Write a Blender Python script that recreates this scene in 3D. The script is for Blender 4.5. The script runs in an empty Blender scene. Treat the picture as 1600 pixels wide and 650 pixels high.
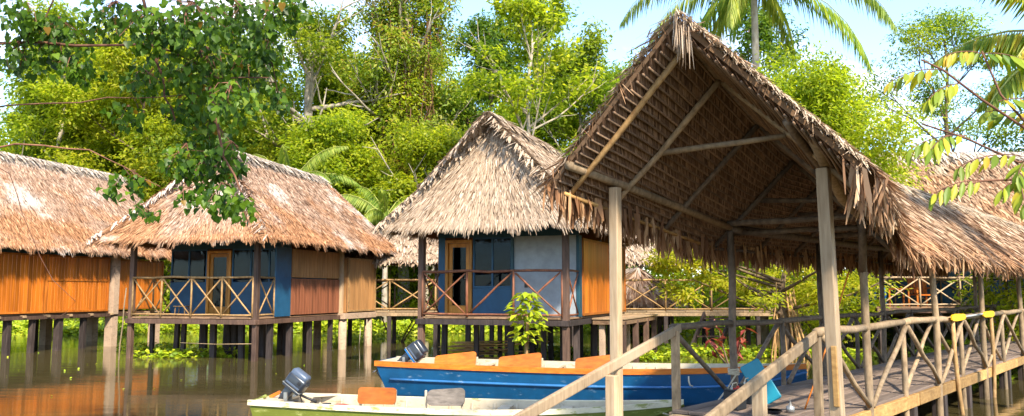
import bpy, math, random
import numpy as np
from mathutils import Matrix, Vector

SC = bpy.context.scene
COL = SC.collection
R = math.radians

# ------------------------------------------------------------------ camera, sky, sun, exposure
cam_d = bpy.data.cameras.new("camera")
cam_d.sensor_width = 36.0
cam_d.lens = 29.25
cam_d.clip_start = 0.05
cam_d.clip_end = 3000.0
cam = bpy.data.objects.new("camera", cam_d)
COL.objects.link(cam)
cam.location = (0, 0, 2.0)
cam.rotation_euler = (R(90 + 5.71), 0, 0)
SC.camera = cam

SUN_EL, SUN_AZ = R(42), R(156)      # azimuth clockwise from +Y: behind the viewer, to the right
sun_dir = Vector((math.sin(SUN_AZ) * math.cos(SUN_EL), math.cos(SUN_AZ) * math.cos(SUN_EL), math.sin(SUN_EL)))

world = bpy.data.worlds.new("World")
SC.world = world
world.use_nodes = True
wn, wl = world.node_tree.nodes, world.node_tree.links
wn.clear()
w_out = wn.new("ShaderNodeOutputWorld")
w_bg = wn.new("ShaderNodeBackground")
w_bg.inputs["Strength"].default_value = 0.15
sky = wn.new("ShaderNodeTexSky")
sky.sky_type = 'NISHITA'
sky.sun_disc = False
sky.sun_elevation = SUN_EL
sky.sun_rotation = SUN_AZ
sky.air_density = 1.0
sky.dust_density = 0.15
sky.ozone_density = 3.5
w_tc = wn.new("ShaderNodeTexCoord")
w_map = wn.new("ShaderNodeMapping")
w_map.inputs["Scale"].default_value = (2.2, 2.2, 4.6)
w_map.inputs["Location"].default_value = (0.35, 0.1, 0.2)
w_noise = wn.new("ShaderNodeTexNoise")
w_noise.inputs["Scale"].default_value = 1.6
w_noise.inputs["Detail"].default_value = 7
w_noise.inputs["Roughness"].default_value = 0.55
w_ramp = wn.new("ShaderNodeValToRGB")
w_ramp.color_ramp.elements[0].position = 0.50
w_ramp.color_ramp.elements[0].color = (0.0, 0.0, 0.0, 1)
w_ramp.color_ramp.elements[1].position = 0.66
w_ramp.color_ramp.elements[1].color = (1, 1, 1, 1)
w_mix = wn.new("ShaderNodeMixRGB")
w_mix.inputs["Color2"].default_value = (3.9, 3.95, 4.0, 1)
wl.new(w_tc.outputs["Generated"], w_map.inputs["Vector"])
wl.new(w_map.outputs["Vector"], w_noise.inputs["Vector"])
wl.new(w_noise.outputs["Fac"], w_ramp.inputs["Fac"])
wl.new(w_ramp.outputs["Color"], w_mix.inputs["Fac"])
wl.new(sky.outputs["Color"], w_mix.inputs["Color1"])
wl.new(w_mix.outputs["Color"], w_bg.inputs["Color"])
wl.new(w_bg.outputs["Background"], w_out.inputs["Surface"])

sun_d = bpy.data.lights.new("sun", 'SUN')
sun_d.energy = 3.2
sun_d.angle = R(3.0)
sun_d.color = (1.0, 0.90, 0.73)
sun = bpy.data.objects.new("sun", sun_d)
COL.objects.link(sun)
sun.rotation_euler = (-sun_dir).to_track_quat('-Z', 'Y').to_euler()
sun.location = (0, 0, 60)

vs = SC.view_settings
vs.view_transform = 'Standard'
vs.look = 'None'
vs.exposure = 1.75
vs.gamma = 1.0
vs.use_curve_mapping = False
SC.cycles.max_bounces = 8
SC.cycles.transparent_max_bounces = 8
SC.cycles.caustics_reflective = False
SC.cycles.caustics_refractive = False
SC.cycles.use_denoising = True

# ------------------------------------------------------------------ materials
def new_mat(name):
    m = bpy.data.materials.new(name)
    m.use_nodes = True
    nt = m.node_tree
    nt.nodes.clear()
    out = nt.nodes.new("ShaderNodeOutputMaterial")
    return m, nt.nodes, nt.links, out

def ramp(nodes, stops):
    r = nodes.new("ShaderNodeValToRGB")
    e = r.color_ramp.elements
    while len(e) < len(stops):
        e.new(0.5)
    for k, (p, c) in enumerate(stops):
        e[k].position = p
        e[k].color = (c[0], c[1], c[2], 1)
    return r

def noise(nodes, links, coord, scale, detail=4, rough=0.55, stretch=(1, 1, 1)):
    mp = nodes.new("ShaderNodeMapping")
    mp.inputs["Scale"].default_value = stretch
    links.new(coord, mp.inputs["Vector"])
    n = nodes.new("ShaderNodeTexNoise")
    n.inputs["Scale"].default_value = scale
    n.inputs["Detail"].default_value = detail
    n.inputs["Roughness"].default_value = rough
    links.new(mp.outputs["Vector"], n.inputs["Vector"])
    return n

def mixc(nodes, links, fac, a, b, mode='MIX'):
    m = nodes.new("ShaderNodeMixRGB")
    m.blend_type = mode
    for sock, v in ((m.inputs["Fac"], fac), (m.inputs["Color1"], a), (m.inputs["Color2"], b)):
        if isinstance(v, (int, float)):
            sock.default_value = v
        elif isinstance(v, tuple):
            sock.default_value = (v[0], v[1], v[2], 1)
        else:
            links.new(v, sock)
    return m.outputs["Color"]

def wood(name, dark, light, rough=0.7, stretch=(6, 6, 0.7), scale=3.0, bump=0.25, stain=None, spec=0.3, tint=0.35):
    """grain noise along one axis, a different tone for each object, blotchy weathering"""
    m, n, l, out = new_mat(name)
    tc = n.new("ShaderNodeTexCoord")
    oi = n.new("ShaderNodeObjectInfo")
    add = n.new("ShaderNodeVectorMath"); add.operation = 'ADD'
    comb = n.new("ShaderNodeCombineXYZ")
    mul = n.new("ShaderNodeMath"); mul.operation = 'MULTIPLY'; mul.inputs[1].default_value = 37.0
    l.new(oi.outputs["Random"], mul.inputs[0])
    for k in range(3):
        l.new(mul.outputs[0], comb.inputs[k])
    l.new(tc.outputs["Object"], add.inputs[0]); l.new(comb.outputs[0], add.inputs[1])
    co = add.outputs[0]
    g = noise(n, l, co, scale, 6, 0.6, stretch)
    r = ramp(n, [(0.3, dark), (0.68, light)])
    l.new(g.outputs["Fac"], r.inputs["Fac"])
    b = noise(n, l, co, 1.3, 3, 0.5)
    rb = ramp(n, [(0.35, (0.66, 0.66, 0.66)), (0.7, (1.12, 1.12, 1.12))])
    l.new(b.outputs["Fac"], rb.inputs["Fac"])
    c = mixc(n, l, 0.8, r.outputs["Color"], rb.outputs["Color"], 'MULTIPLY')
    rt = ramp(n, [(0.0, (1 - tint, 1 - tint, 1 - tint)), (1.0, (1 + tint * 0.5, 1 + tint * 0.4, 1 + tint * 0.3))])
    l.new(oi.outputs["Random"], rt.inputs["Fac"])
    c = mixc(n, l, 1.0, c, rt.outputs["Color"], 'MULTIPLY')
    if stain:
        s = noise(n, l, co, 0.9, 5, 0.65)
        rs = ramp(n, [(0.52, (0, 0, 0)), (0.72, (0.75, 0.75, 0.75))])
        l.new(s.outputs["Fac"], rs.inputs["Fac"])
        c = mixc(n, l, rs.outputs["Color"], c, stain)
    p = n.new("ShaderNodeBsdfPrincipled")
    l.new(c, p.inputs["Base Color"])
    p.inputs["Roughness"].default_value = rough
    p.inputs["Specular IOR Level"].default_value = spec
    bp = n.new("ShaderNodeBump")
    bp.inputs["Strength"].default_value = bump
    bp.inputs["Distance"].default_value = 0.01
    l.new(g.outputs["Fac"], bp.inputs["Height"])
    l.new(bp.outputs["Normal"], p.inputs["Normal"])
    l.new(p.outputs["BSDF"], out.inputs["Surface"])
    return m

def paint(name, col, rough=0.45, wear=None, wear_amt=0.0, spec=0.4, bump=0.1, scale=4.0, metal=0.0):
    m, n, l, out = new_mat(name)
    tc = n.new("ShaderNodeTexCoord")
    g = noise(n, l, tc.outputs["Object"], scale, 5, 0.6)
    r = ramp(n, [(0.3, tuple(x * 0.8 for x in col)), (0.7, tuple(min(1, x * 1.12) for x in col))])
    l.new(g.outputs["Fac"], r.inputs["Fac"])
    c = r.outputs["Color"]
    if wear:
        s = noise(n, l, tc.outputs["Object"], 9.0, 6, 0.7, (0.5, 1.0, 1.6))
        rs = ramp(n, [(0.62 - wear_amt, (0, 0, 0)), (0.70 - wear_amt, (1, 1, 1))])
        l.new(s.outputs["Fac"], rs.inputs["Fac"])
        c = mixc(n, l, rs.outputs["Color"], c, wear)
    p = n.new("ShaderNodeBsdfPrincipled")
    l.new(c, p.inputs["Base Color"])
    p.inputs["Roughness"].default_value = rough
    p.inputs["Specular IOR Level"].default_value = spec
    p.inputs["Metallic"].default_value = metal
    bp = n.new("ShaderNodeBump"); bp.inputs["Strength"].default_value = bump; bp.inputs["Distance"].default_value = 0.01
    l.new(g.outputs["Fac"], bp.inputs["Height"]); l.new(bp.outputs["Normal"], p.inputs["Normal"])
    l.new(p.outputs["BSDF"], out.inputs["Surface"])
    return m

def leafmat(name, stops, trans=0.45, patch=None, rough=0.45, spec=0.35):
    """per-leaf tone from the 'rnd' attribute, broad patches from noise, light passing through"""
    m, n, l, out = new_mat(name)
    at = n.new("ShaderNodeAttribute"); at.attribute_name = "rnd"
    r = ramp(n, stops)
    l.new(at.outputs["Fac"], r.inputs["Fac"])
    c = r.outputs["Color"]
    oi = n.new("ShaderNodeObjectInfo")
    hv = n.new("ShaderNodeHueSaturation")
    mr = n.new("ShaderNodeMapRange")
    mr.inputs["To Min"].default_value = 0.485; mr.inputs["To Max"].default_value = 0.515
    l.new(oi.outputs["Random"], mr.inputs["Value"]); l.new(mr.outputs["Result"], hv.inputs["Hue"])
    l.new(c, hv.inputs["Color"])
    c = hv.outputs["Color"]
    if patch:
        tc = n.new("ShaderNodeTexCoord")
        g = noise(n, l, tc.outputs["Object"], patch[0], 3, 0.5)
        rp = ramp(n, [(0.52, (0, 0, 0)), (0.66, (patch[2],) * 3)])
        l.new(g.outputs["Fac"], rp.inputs["Fac"])
        c = mixc(n, l, rp.outputs["Color"], c, patch[1])
    d = n.new("ShaderNodeBsdfPrincipled")
    l.new(c, d.inputs["Base Color"])
    d.inputs["Roughness"].default_value = rough
    d.inputs["Specular IOR Level"].default_value = spec
    t = n.new("ShaderNodeBsdfTranslucent")
    tcol = mixc(n, l, 1.0, c, (1.18, 1.18, 0.6), 'MULTIPLY')
    l.new(tcol, t.inputs["Color"])
    mx = n.new("ShaderNodeMixShader"); mx.inputs["Fac"].default_value = trans
    l.new(d.outputs["BSDF"], mx.inputs[1]); l.new(t.outputs["BSDF"], mx.inputs[2])
    l.new(mx.outputs[0], out.inputs["Surface"])
    return m

def thatchmat(name, stops, bleach=None, bl_amt=0.0, orange=None, or_amt=0.0, bl_scale=0.35):
    """per-blade tone; sun-bleached and rusty patches of dry palm leaf"""
    m, n, l, out = new_mat(name)
    at = n.new("ShaderNodeAttribute"); at.attribute_name = "rnd"
    r = ramp(n, stops)
    l.new(at.outputs["Fac"], r.inputs["Fac"])
    c = r.outputs["Color"]
    geo = n.new("ShaderNodeNewGeometry")
    av = n.new("ShaderNodeAttribute"); av.attribute_name = "down"
    if orange:
        g = noise(n, l, geo.outputs["Position"], 0.55, 4, 0.6)
        ad = n.new("ShaderNodeMath"); ad.operation = 'MULTIPLY_ADD'; ad.inputs[1].default_value = 0.25
        l.new(av.outputs["Fac"], ad.inputs[0]); l.new(g.outputs["Fac"], ad.inputs[2])
        rp = ramp(n, [(0.62 - or_amt, (0, 0, 0)), (0.78 - or_amt * 0.5, (0.8, 0.8, 0.8))])
        l.new(ad.outputs[0], rp.inputs["Fac"])
        oc = mixc(n, l, 1.0, c, orange, 'MULTIPLY')
        c = mixc(n, l, rp.outputs["Color"], c, oc)
    if bleach:
        g = noise(n, l, geo.outputs["Position"], bl_scale, 5, 0.65, (1, 1, 1.6))
        rp = ramp(n, [(0.62 - bl_amt, (0, 0, 0)), (0.70 - bl_amt, (0.85, 0.85, 0.85))])
        l.new(g.outputs["Fac"], rp.inputs["Fac"])
        rj = ramp(n, [(0.0, tuple(x * 0.75 for x in bleach)), (1.0, bleach)])
        l.new(at.outputs["Fac"], rj.inputs["Fac"])
        c = mixc(n, l, rp.outputs["Color"], c, rj.outputs["Color"])
        rr = ramp(n, [(0.02, (0.7, 0.7, 0.7)), (0.10, (0, 0, 0))])
        l.new(av.outputs["Fac"], rr.inputs["Fac"])
        c = mixc(n, l, rr.outputs["Color"], c, rj.outputs["Color"])
    d = n.new("ShaderNodeBsdfPrincipled")
    l.new(c, d.inputs["Base Color"])
    d.inputs["Roughness"].default_value = 0.75
    d.inputs["Specular IOR Level"].default_value = 0.15
    t = n.new("ShaderNodeBsdfTranslucent")
    l.new(c, t.inputs["Color"])
    mx = n.new("ShaderNodeMixShader"); mx.inputs["Fac"].default_value = 0.15
    l.new(d.outputs["BSDF"], mx.inputs[1]); l.new(t.outputs["BSDF"], mx.inputs[2])
    l.new(mx.outputs[0], out.inputs["Surface"])
    return m

M = {}
M['pale_post'] = wood('pale_sawn_timber', (0.40, 0.27, 0.155), (0.64, 0.47, 0.30), 0.75, (9, 9, 0.8), 3.2, stain=(0.40, 0.31, 0.21))
M['rail'] = wood('weathered_rail', (0.20, 0.135, 0.075), (0.42, 0.30, 0.18), 0.75, (5, 5, 2.0), 3.5, stain=(0.15, 0.12, 0.09))
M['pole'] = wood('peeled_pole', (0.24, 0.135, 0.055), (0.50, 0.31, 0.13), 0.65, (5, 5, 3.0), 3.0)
M['dark_pole'] = wood('dark_brown_pole', (0.085, 0.06, 0.045), (0.23, 0.165, 0.11), 0.7, (5, 5, 3.0), 3.0)  # darker brown wood for far-side rails and inner roof framing
M['lath'] = wood('palm_lath', (0.15, 0.09, 0.055), (0.32, 0.205, 0.125), 0.75, (5, 5, 3.0), 6.0)
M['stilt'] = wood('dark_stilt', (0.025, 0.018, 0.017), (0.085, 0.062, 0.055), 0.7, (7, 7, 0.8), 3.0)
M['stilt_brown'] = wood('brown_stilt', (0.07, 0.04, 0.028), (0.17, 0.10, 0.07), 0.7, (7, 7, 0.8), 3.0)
M['concrete'] = paint('pinkish_concrete', (0.42, 0.30, 0.21), 0.9, (0.22, 0.16, 0.11), 0.06, 0.15, 0.3)
M['red_wood'] = wood('red_stained_wood', (0.15, 0.05, 0.028), (0.33, 0.13, 0.06), 0.55, (6, 6, 1.5), 3.0)
M['plank'] = wood('varnished_orange_plank', (0.38, 0.088, 0.009), (0.70, 0.22, 0.024), 0.33, (9, 9, 0.5), 2.2, 0.12, spec=0.45, tint=0.36)
M['plank_red'] = wood('red_brown_plank', (0.17, 0.055, 0.03), (0.34, 0.125, 0.06), 0.5, (9, 9, 0.5), 2.2, 0.12, tint=0.22)
M['plank_tan'] = wood('faded_tan_plank', (0.32, 0.15, 0.055), (0.52, 0.27, 0.10), 0.55, (9, 9, 0.5), 2.2, 0.12, tint=0.2)
M['trim'] = wood('orange_trim', (0.34, 0.095, 0.013), (0.58, 0.19, 0.028), 0.4, (6, 6, 1), 2.5, 0.1)
M['door'] = wood('varnished_door', (0.48, 0.18, 0.02), (0.76, 0.34, 0.055), 0.4, (6, 6, 1), 2.5, 0.1)
M['deck'] = wood('grey_deck_board', (0.145, 0.105, 0.085), (0.30, 0.225, 0.175), 0.8, (3, 3, 3), 3.0, 0.3, stain=(0.11, 0.08, 0.065))
M['floor'] = wood('floor_board', (0.16, 0.09, 0.05), (0.33, 0.21, 0.12), 0.75, (4, 4, 4), 3.0)
M['fascia'] = wood('yellow_edge_beam', (0.32, 0.17, 0.055), (0.55, 0.33, 0.12), 0.7, (3, 3, 8), 3.0)
M['blue_wall'] = paint('blue_painted_board', (0.012, 0.075, 0.155), 0.5, None)
M['teal_wall'] = paint('dark_teal_board', (0.012, 0.06, 0.085), 0.5, None)
M['pale_wall'] = paint('pale_grey_blue_board', (0.33, 0.365, 0.40), 0.6, None)
M['inner'] = paint('dim_interior', (0.16, 0.30, 0.42), 0.9, None)
M['slab'] = paint('thatch_core', (0.16, 0.09, 0.045), 0.95, None)
M['blue_hull'] = paint('blue_hull_paint', (0.003, 0.066, 0.165), 0.35, (0.12, 0.19, 0.28), 0.02, 0.5)
M['blue_strake'] = paint('lighter_blue_strake', (0.03, 0.14, 0.34), 0.35, (0.22, 0.30, 0.42), 0.05, 0.5)
M['orange_wood'] = wood('orange_boat_wood', (0.42, 0.10, 0.009), (0.64, 0.19, 0.02), 0.45, (1.5, 6, 6), 3.0, 0.15, stain=(0.36, 0.13, 0.03))
M['cream'] = paint('cream_boat_paint', (0.50, 0.42, 0.30), 0.5, (0.30, 0.23, 0.14), 0.06, 0.3)
M['cream_moss'] = paint('cream_rub_rail', (0.68, 0.60, 0.42), 0.5, (0.30, 0.30, 0.10), 0.08, 0.3)
M['green_hull'] = paint('olive_green_hull', (0.145, 0.165, 0.022), 0.45, (0.30, 0.31, 0.10), 0.06, 0.4)
M['grey_wood'] = wood('grey_seat_board', (0.10, 0.085, 0.075), (0.22, 0.19, 0.165), 0.8, (2, 7, 7), 3.0)
M['black_cowl'] = paint('black_cowling', (0.02, 0.024, 0.034), 0.28, (0.08, 0.09, 0.11), -0.03, 0.6)
M['blue_cowl'] = paint('blue_cowling_band', (0.01, 0.15, 0.42), 0.3, None)
M['grey_cowl'] = paint('grey_cowling_top', (0.075, 0.10, 0.15), 0.3, None)
M['steel'] = paint('dull_steel', (0.35, 0.35, 0.34), 0.4, (0.25, 0.16, 0.10), 0.02, metal=0.7)
M['black_plastic'] = paint('black_plastic', (0.018, 0.018, 0.02), 0.5, None)
M['red_plastic'] = paint('red_plastic', (0.55, 0.03, 0.02), 0.4, None)
M['teal_plastic'] = paint('teal_plastic', (0.005, 0.21, 0.30), 0.4, None, spec=0.4)
M['yellow_plastic'] = paint('yellow_plastic', (0.80, 0.46, 0.01), 0.4, None)
M['grey_metal'] = paint('grey_tube', (0.36, 0.36, 0.36), 0.4, None)
M['rope'] = paint('rope_fibre', (0.50, 0.42, 0.30), 0.9, None)
M['twine'] = paint('orange_cane', (0.60, 0.17, 0.02), 0.6, None)
M['bark_pale'] = wood('pale_bark', (0.30, 0.24, 0.17), (0.56, 0.49, 0.39), 0.85, (2, 2, 1), 3.0, 0.4)
M['bark'] = wood('brown_bark', (0.10, 0.065, 0.04), (0.24, 0.165, 0.10), 0.9, (2, 2, 1), 4.0, 0.5)
M['bark_red'] = wood('reddish_twig', (0.11, 0.045, 0.03), (0.25, 0.12, 0.07), 0.85, (2, 2, 1), 4.0, 0.3)
M['root'] = wood('tan_aerial_root', (0.30, 0.17, 0.07), (0.56, 0.34, 0.14), 0.8, (6, 6, 0.7), 4.0, 0.4)

M['leaf_lime'] = leafmat('lime_leaves', [(0.0, (0.10, 0.17, 0.014)), (0.45, (0.30, 0.385, 0.022)), (0.85, (0.50, 0.53, 0.035)), (1.0, (0.60, 0.57, 0.08))], 0.68)
M['leaf_mid'] = leafmat('mid_green_leaves', [(0.0, (0.055, 0.115, 0.014)), (0.5, (0.19, 0.285, 0.022)), (1.0, (0.38, 0.43, 0.035))], 0.64, (0.25, (0.42, 0.43, 0.025), 0.6))
M['leaf_deep'] = leafmat('deep_green_leaves', [(0.0, (0.04, 0.095, 0.014)), (0.6, (0.12, 0.215, 0.02)), (1.0, (0.25, 0.34, 0.03))], 0.5)
M['leaf_rust'] = leafmat('green_and_rust_leaves', [(0.0, (0.09, 0.155, 0.014)), (0.5, (0.25, 0.33, 0.025)), (0.85, (0.40, 0.40, 0.045)), (1.0, (0.46, 0.26, 0.09))], 0.5, (0.3, (0.42, 0.30, 0.12), 0.5))
M['leaf_fore'] = leafmat('heart_leaves', [(0.0, (0.018, 0.058, 0.007)), (0.5, (0.06, 0.15, 0.010)), (0.9, (0.15, 0.28, 0.018)), (0.98, (0.20, 0.30, 0.02)), (1.0, (0.28, 0.18, 0.02))], 0.5, None, 0.42, 0.28)  # dark leaf tones stand in for the shade under the canopy
M['leaf_bough'] = leafmat('yellow_green_leaflets', [(0.0, (0.10, 0.18, 0.012)), (0.5, (0.25, 0.32, 0.015)), (0.85, (0.42, 0.40, 0.02)), (1.0, (0.50, 0.33, 0.03))], 0.4)
M['leaf_palm'] = leafmat('palm_leaflets', [(0.0, (0.16, 0.25, 0.03)), (0.6, (0.32, 0.41, 0.06)), (1.0, (0.50, 0.52, 0.10))], 0.5)
M['leaf_red'] = leafmat('red_leaves', [(0.0, (0.20, 0.02, 0.03)), (1.0, (0.42, 0.08, 0.07))], 0.3)
M['leaf_float'] = leafmat('floating_leaves', [(0.0, (0.16, 0.26, 0.012)), (0.5, (0.32, 0.42, 0.015)), (1.0, (0.52, 0.54, 0.03))], 0.35)
M['thatch_tan'] = thatchmat('pale_tan_thatch', [(0.0, (0.22, 0.145, 0.09)), (0.35, (0.37, 0.265, 0.18)), (0.85, (0.49, 0.37, 0.265)), (1.0, (0.64, 0.53, 0.41))], (0.52, 0.40, 0.29), 0.02, None)
M['thatch_orange'] = thatchmat('rusty_thatch', [(0.0, (0.19, 0.105, 0.066)), (0.35, (0.35, 0.22, 0.145)), (0.85, (0.49, 0.335, 0.235)), (1.0, (0.62, 0.48, 0.37))], (0.66, 0.57, 0.49), 0.06, (1.03, 0.74, 0.46), 0.0, 0.42)
M['thatch_brown'] = thatchmat('brown_thatch', [(0.0, (0.17, 0.095, 0.055)), (0.45, (0.37, 0.235, 0.145)), (0.9, (0.52, 0.36, 0.235)), (1.0, (0.66, 0.52, 0.37))], (0.58, 0.48, 0.35), -0.01, (1.0, 0.8, 0.62), 0.0)
M['thatch_pale'] = thatchmat('bleached_ridge_thatch', [(0.0, (0.36, 0.28, 0.215)), (0.5, (0.52, 0.43, 0.345)), (1.0, (0.68, 0.61, 0.52))])
M['thatch_under'] = thatchmat('dark_brown_underside', [(0.0, (0.085, 0.047, 0.03)), (0.5, (0.20, 0.115, 0.068)), (1.0, (0.36, 0.22, 0.135))])  # darker brown than the outer thatch
M['thatch_fringe'] = thatchmat('hanging_fringe', [(0.0, (0.15, 0.07, 0.035)), (0.5, (0.34, 0.175, 0.085)), (1.0, (0.52, 0.32, 0.17))])

def glassmat():
    m, n, l, out = new_mat('window_glass')
    tr = n.new("ShaderNodeBsdfTransparent"); tr.inputs["Color"].default_value = (0.34, 0.46, 0.56, 1)
    gl = n.new("ShaderNodeBsdfGlossy"); gl.inputs["Roughness"].default_value = 0.03; gl.inputs["Color"].default_value = (0.45, 0.52, 0.6, 1)
    lw = n.new("ShaderNodeLayerWeight"); lw.inputs["Blend"].default_value = 0.22
    mx = n.new("ShaderNodeMixShader")
    l.new(lw.outputs["Fresnel"], mx.inputs["Fac"]); l.new(tr.outputs[0], mx.inputs[1]); l.new(gl.outputs[0], mx.inputs[2])
    l.new(mx.outputs[0], out.inputs["Surface"])
    return m
M['glass'] = glassmat()

def watermat():
    m, n, l, out = new_mat('brown_water')
    geo = n.new("ShaderNodeNewGeometry")
    a = noise(n, l, geo.outputs["Position"], 1.0, 5, 0.6, (0.8, 2.6, 1))
    b = noise(n, l, geo.outputs["Position"], 0.22, 3, 0.5, (0.7, 1.7, 1))
    c = noise(n, l, geo.outputs["Position"], 0.10, 3, 0.5)
    r = ramp(n, [(0.3, (0.047, 0.038, 0.014)), (0.7, (0.085, 0.067, 0.027))])
    l.new(c.outputs["Fac"], r.inputs["Fac"])
    p = n.new("ShaderNodeBsdfPrincipled")
    l.new(r.outputs["Color"], p.inputs["Base Color"])
    p.inputs["Roughness"].default_value = 0.035
    p.inputs["IOR"].default_value = 1.36
    b1 = n.new("ShaderNodeBump"); b1.inputs["Strength"].default_value = 0.13; b1.inputs["Distance"].default_value = 0.035
    b2 = n.new("ShaderNodeBump"); b2.inputs["Strength"].default_value = 0.10; b2.inputs["Distance"].default_value = 0.12
    l.new(a.outputs["Fac"], b1.inputs["Height"]); l.new(b.outputs["Fac"], b2.inputs["Height"])
    l.new(b1.outputs["Normal"], b2.inputs["Normal"]); l.new(b2.outputs["Normal"], p.inputs["Normal"])
    l.new(p.outputs["BSDF"], out.inputs["Surface"])
    return m
M['water'] = watermat()

def groundmat():
    m, n, l, out = new_mat('forest_floor')
    geo = n.new("ShaderNodeNewGeometry")
    a = noise(n, l, geo.outputs["Position"], 0.8, 6, 0.6)
    r = ramp(n, [(0.3, (0.05, 0.045, 0.02)), (0.5, (0.09, 0.12, 0.02)), (0.7, (0.17, 0.22, 0.02))])
    l.new(a.outputs["Fac"], r.inputs["Fac"])
    p = n.new("ShaderNodeBsdfPrincipled"); l.new(r.outputs["Color"], p.inputs["Base Color"]); p.inputs["Roughness"].default_value = 0.95
    b1 = n.new("ShaderNodeBump"); b1.inputs["Strength"].default_value = 0.6; b1.inputs["Distance"].default_value = 0.2
    l.new(a.outputs["Fac"], b1.inputs["Height"]); l.new(b1.outputs["Normal"], p.inputs["Normal"])
    l.new(p.outputs["BSDF"], out.inputs["Surface"])
    return m
M['ground'] = groundmat()

# ------------------------------------------------------------------ object helpers
def wm(o):
    m = o.matrix_basis.copy()
    if o.parent:
        m = wm(o.parent) @ o.matrix_parent_inverse @ m
    return m

def attach(child, parent):
    child.parent = parent
    child.matrix_parent_inverse = wm(parent).inverted()

def thing(name, label, cat, loc=(0, 0, 0), group=None):
    o = bpy.data.objects.new(name, None)
    o.empty_display_size = 0.2
    COL.objects.link(o)
    o.location = loc
    tag(o, label, cat, group)
    return o

def tag(o, label=None, cat=None, group=None, kind=None):
    if label: o["label"] = label
    if cat: o["category"] = cat
    if group: o["group"] = group
    if kind: o["kind"] = kind
    return o

def fast_mesh(name, V, F, attrs=None, smooth=False):
    """V (n,3), F (m,3) or (m,4) numpy arrays"""
    me = bpy.data.meshes.new(name)
    V = np.ascontiguousarray(V, dtype=np.float32)
    F = np.ascontiguousarray(F, dtype=np.int32)
    k = F.shape[1]
    me.vertices.add(len(V)); me.vertices.foreach_set("co", V.ravel())
    me.loops.add(F.size); me.loops.foreach_set("vertex_index", F.ravel())
    me.polygons.add(len(F))
    me.polygons.foreach_set("loop_start", np.arange(0, F.size, k, dtype=np.int32))
    me.polygons.foreach_set("loop_total", np.full(len(F), k, dtype=np.int32))
    if smooth:
        me.polygons.foreach_set("use_smooth", np.ones(len(F), dtype=bool))
    for an, av in (attrs or {}).items():
        a = me.attributes.new(an, 'FLOAT', 'POINT')
        a.data.foreach_set("value", np.ascontiguousarray(av, dtype=np.float32))
    me.update(calc_edges=True)
    return me

def link(name, me, mat, parent=None):
    if mat and not me.materials:
        me.materials.append(mat)
    o = bpy.data.objects.new(name, me)
    COL.objects.link(o)
    if parent:
        attach(o, parent)
    return o

class MB:
    """collects boxes, bars, tubes and free faces for ONE mesh object"""
    def __init__(s):
        s.v, s.f = [], []
    def add(s, vs_, fs_):
        b = len(s.v)
        s.v.extend([tuple(p) for p in vs_])
        s.f.extend([tuple(b + i for i in f) for f in fs_])
        return s
    def box(s, c, size, ax=None):
        """centre, full sizes, optional (x,y,z) axis vectors"""
        c = Vector(c)
        X, Y, Z = ax if ax else (Vector((1, 0, 0)), Vector((0, 1, 0)), Vector((0, 0, 1)))
        hx, hy, hz = (k / 2 for k in size)
        P = [c + X * (hx * i) + Y * (hy * j) + Z * (hz * k) for k in (-1, 1) for j in (-1, 1) for i in (-1, 1)]
        return s.add(P, [(0, 2, 3, 1), (4, 5, 7, 6), (0, 1, 5, 4), (2, 6, 7, 3), (0, 4, 6, 2), (1, 3, 7, 5)])
    def bar(s, p, q, w, h, up=(0, 0, 1)):
        p, q = Vector(p), Vector(q)
        d = (q - p); L = d.length; d.normalize()
        side = d.cross(Vector(up))
        if side.length < 1e-4:
            side = d.cross(Vector((0, 1, 0)))
        side.normalize()
        upv = side.cross(d).normalized()
        return s.box((p + q) / 2, (w, L, h), (side, d, upv))
    def tube(s, pts, radii, n=7, cap=True):
        pts = [Vector(p) for p in pts]
        if not hasattr(radii, '__len__'):
            radii = [radii] * len(pts)
        rings = []
        ref = Vector((0.31, 0.17, 0.93))
        for i, p in enumerate(pts):
            d = (pts[min(i + 1, len(pts) - 1)] - pts[max(i - 1, 0)])
            if d.length < 1e-6: d = Vector((0, 0, 1))
            d.normalize()
            a = d.cross(ref)
            if a.length < 0.05: a = d.cross(Vector((1, 0, 0)))
            a.normalize(); b = d.cross(a)
            rings.append([p + (a * math.cos(2 * math.pi * k / n) + b * math.sin(2 * math.pi * k / n)) * radii[i] for k in range(n)])
        V = [q for r_ in rings for q in r_]
        F = []
        for i in range(len(pts) - 1):
            for k in range(n):
                F.append((i * n + k, i * n + (k + 1) % n, (i + 1) * n + (k + 1) % n, (i + 1) * n + k))
        if cap:
            F.append(tuple(range(n - 1, -1, -1)))
            F.append(tuple((len(pts) - 1) * n + k for k in range(n)))
        return s.add(V, F)
    def build(s, name, mat, parent=None, smooth=False, bevel=0):
        me = bpy.data.meshes.new(name)
        me.from_pydata(s.v, [], s.f)
        me.update()
        if smooth:
            me.polygons.foreach_set("use_smooth", np.ones(len(me.polygons), dtype=bool))
        o = link(name, me, mat, parent)
        if bevel:
            b = o.modifiers.new("bevel", 'BEVEL'); b.width = bevel; b.segments = 2; b.limit_method = 'ANGLE'
        return o

RNG = random.Random(7)
def pole(name, p, q, r, mat, parent, wob=0.012, n=7, taper=0.85):
    """one round pole with the slight bends of unsawn wood"""
    p, q = Vector(p), Vector(q)
    L = (q - p).length
    k = max(3, min(7, int(L / 0.6) + 2))
    pts, rad = [], []
    for i in range(k):
        t = i / (k - 1)
        j = Vector((RNG.uniform(-1, 1), RNG.uniform(-1, 1), RNG.uniform(-1, 1))) * (wob * min(1, L) if 0 < i < k - 1 else 0)
        pts.append(p.lerp(q, t) + j)
        rad.append(r * (1 + (taper - 1) * t) * RNG.uniform(0.93, 1.07))
    return MB().tube(pts, rad, n).build(name, mat, parent, smooth=True)

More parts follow.
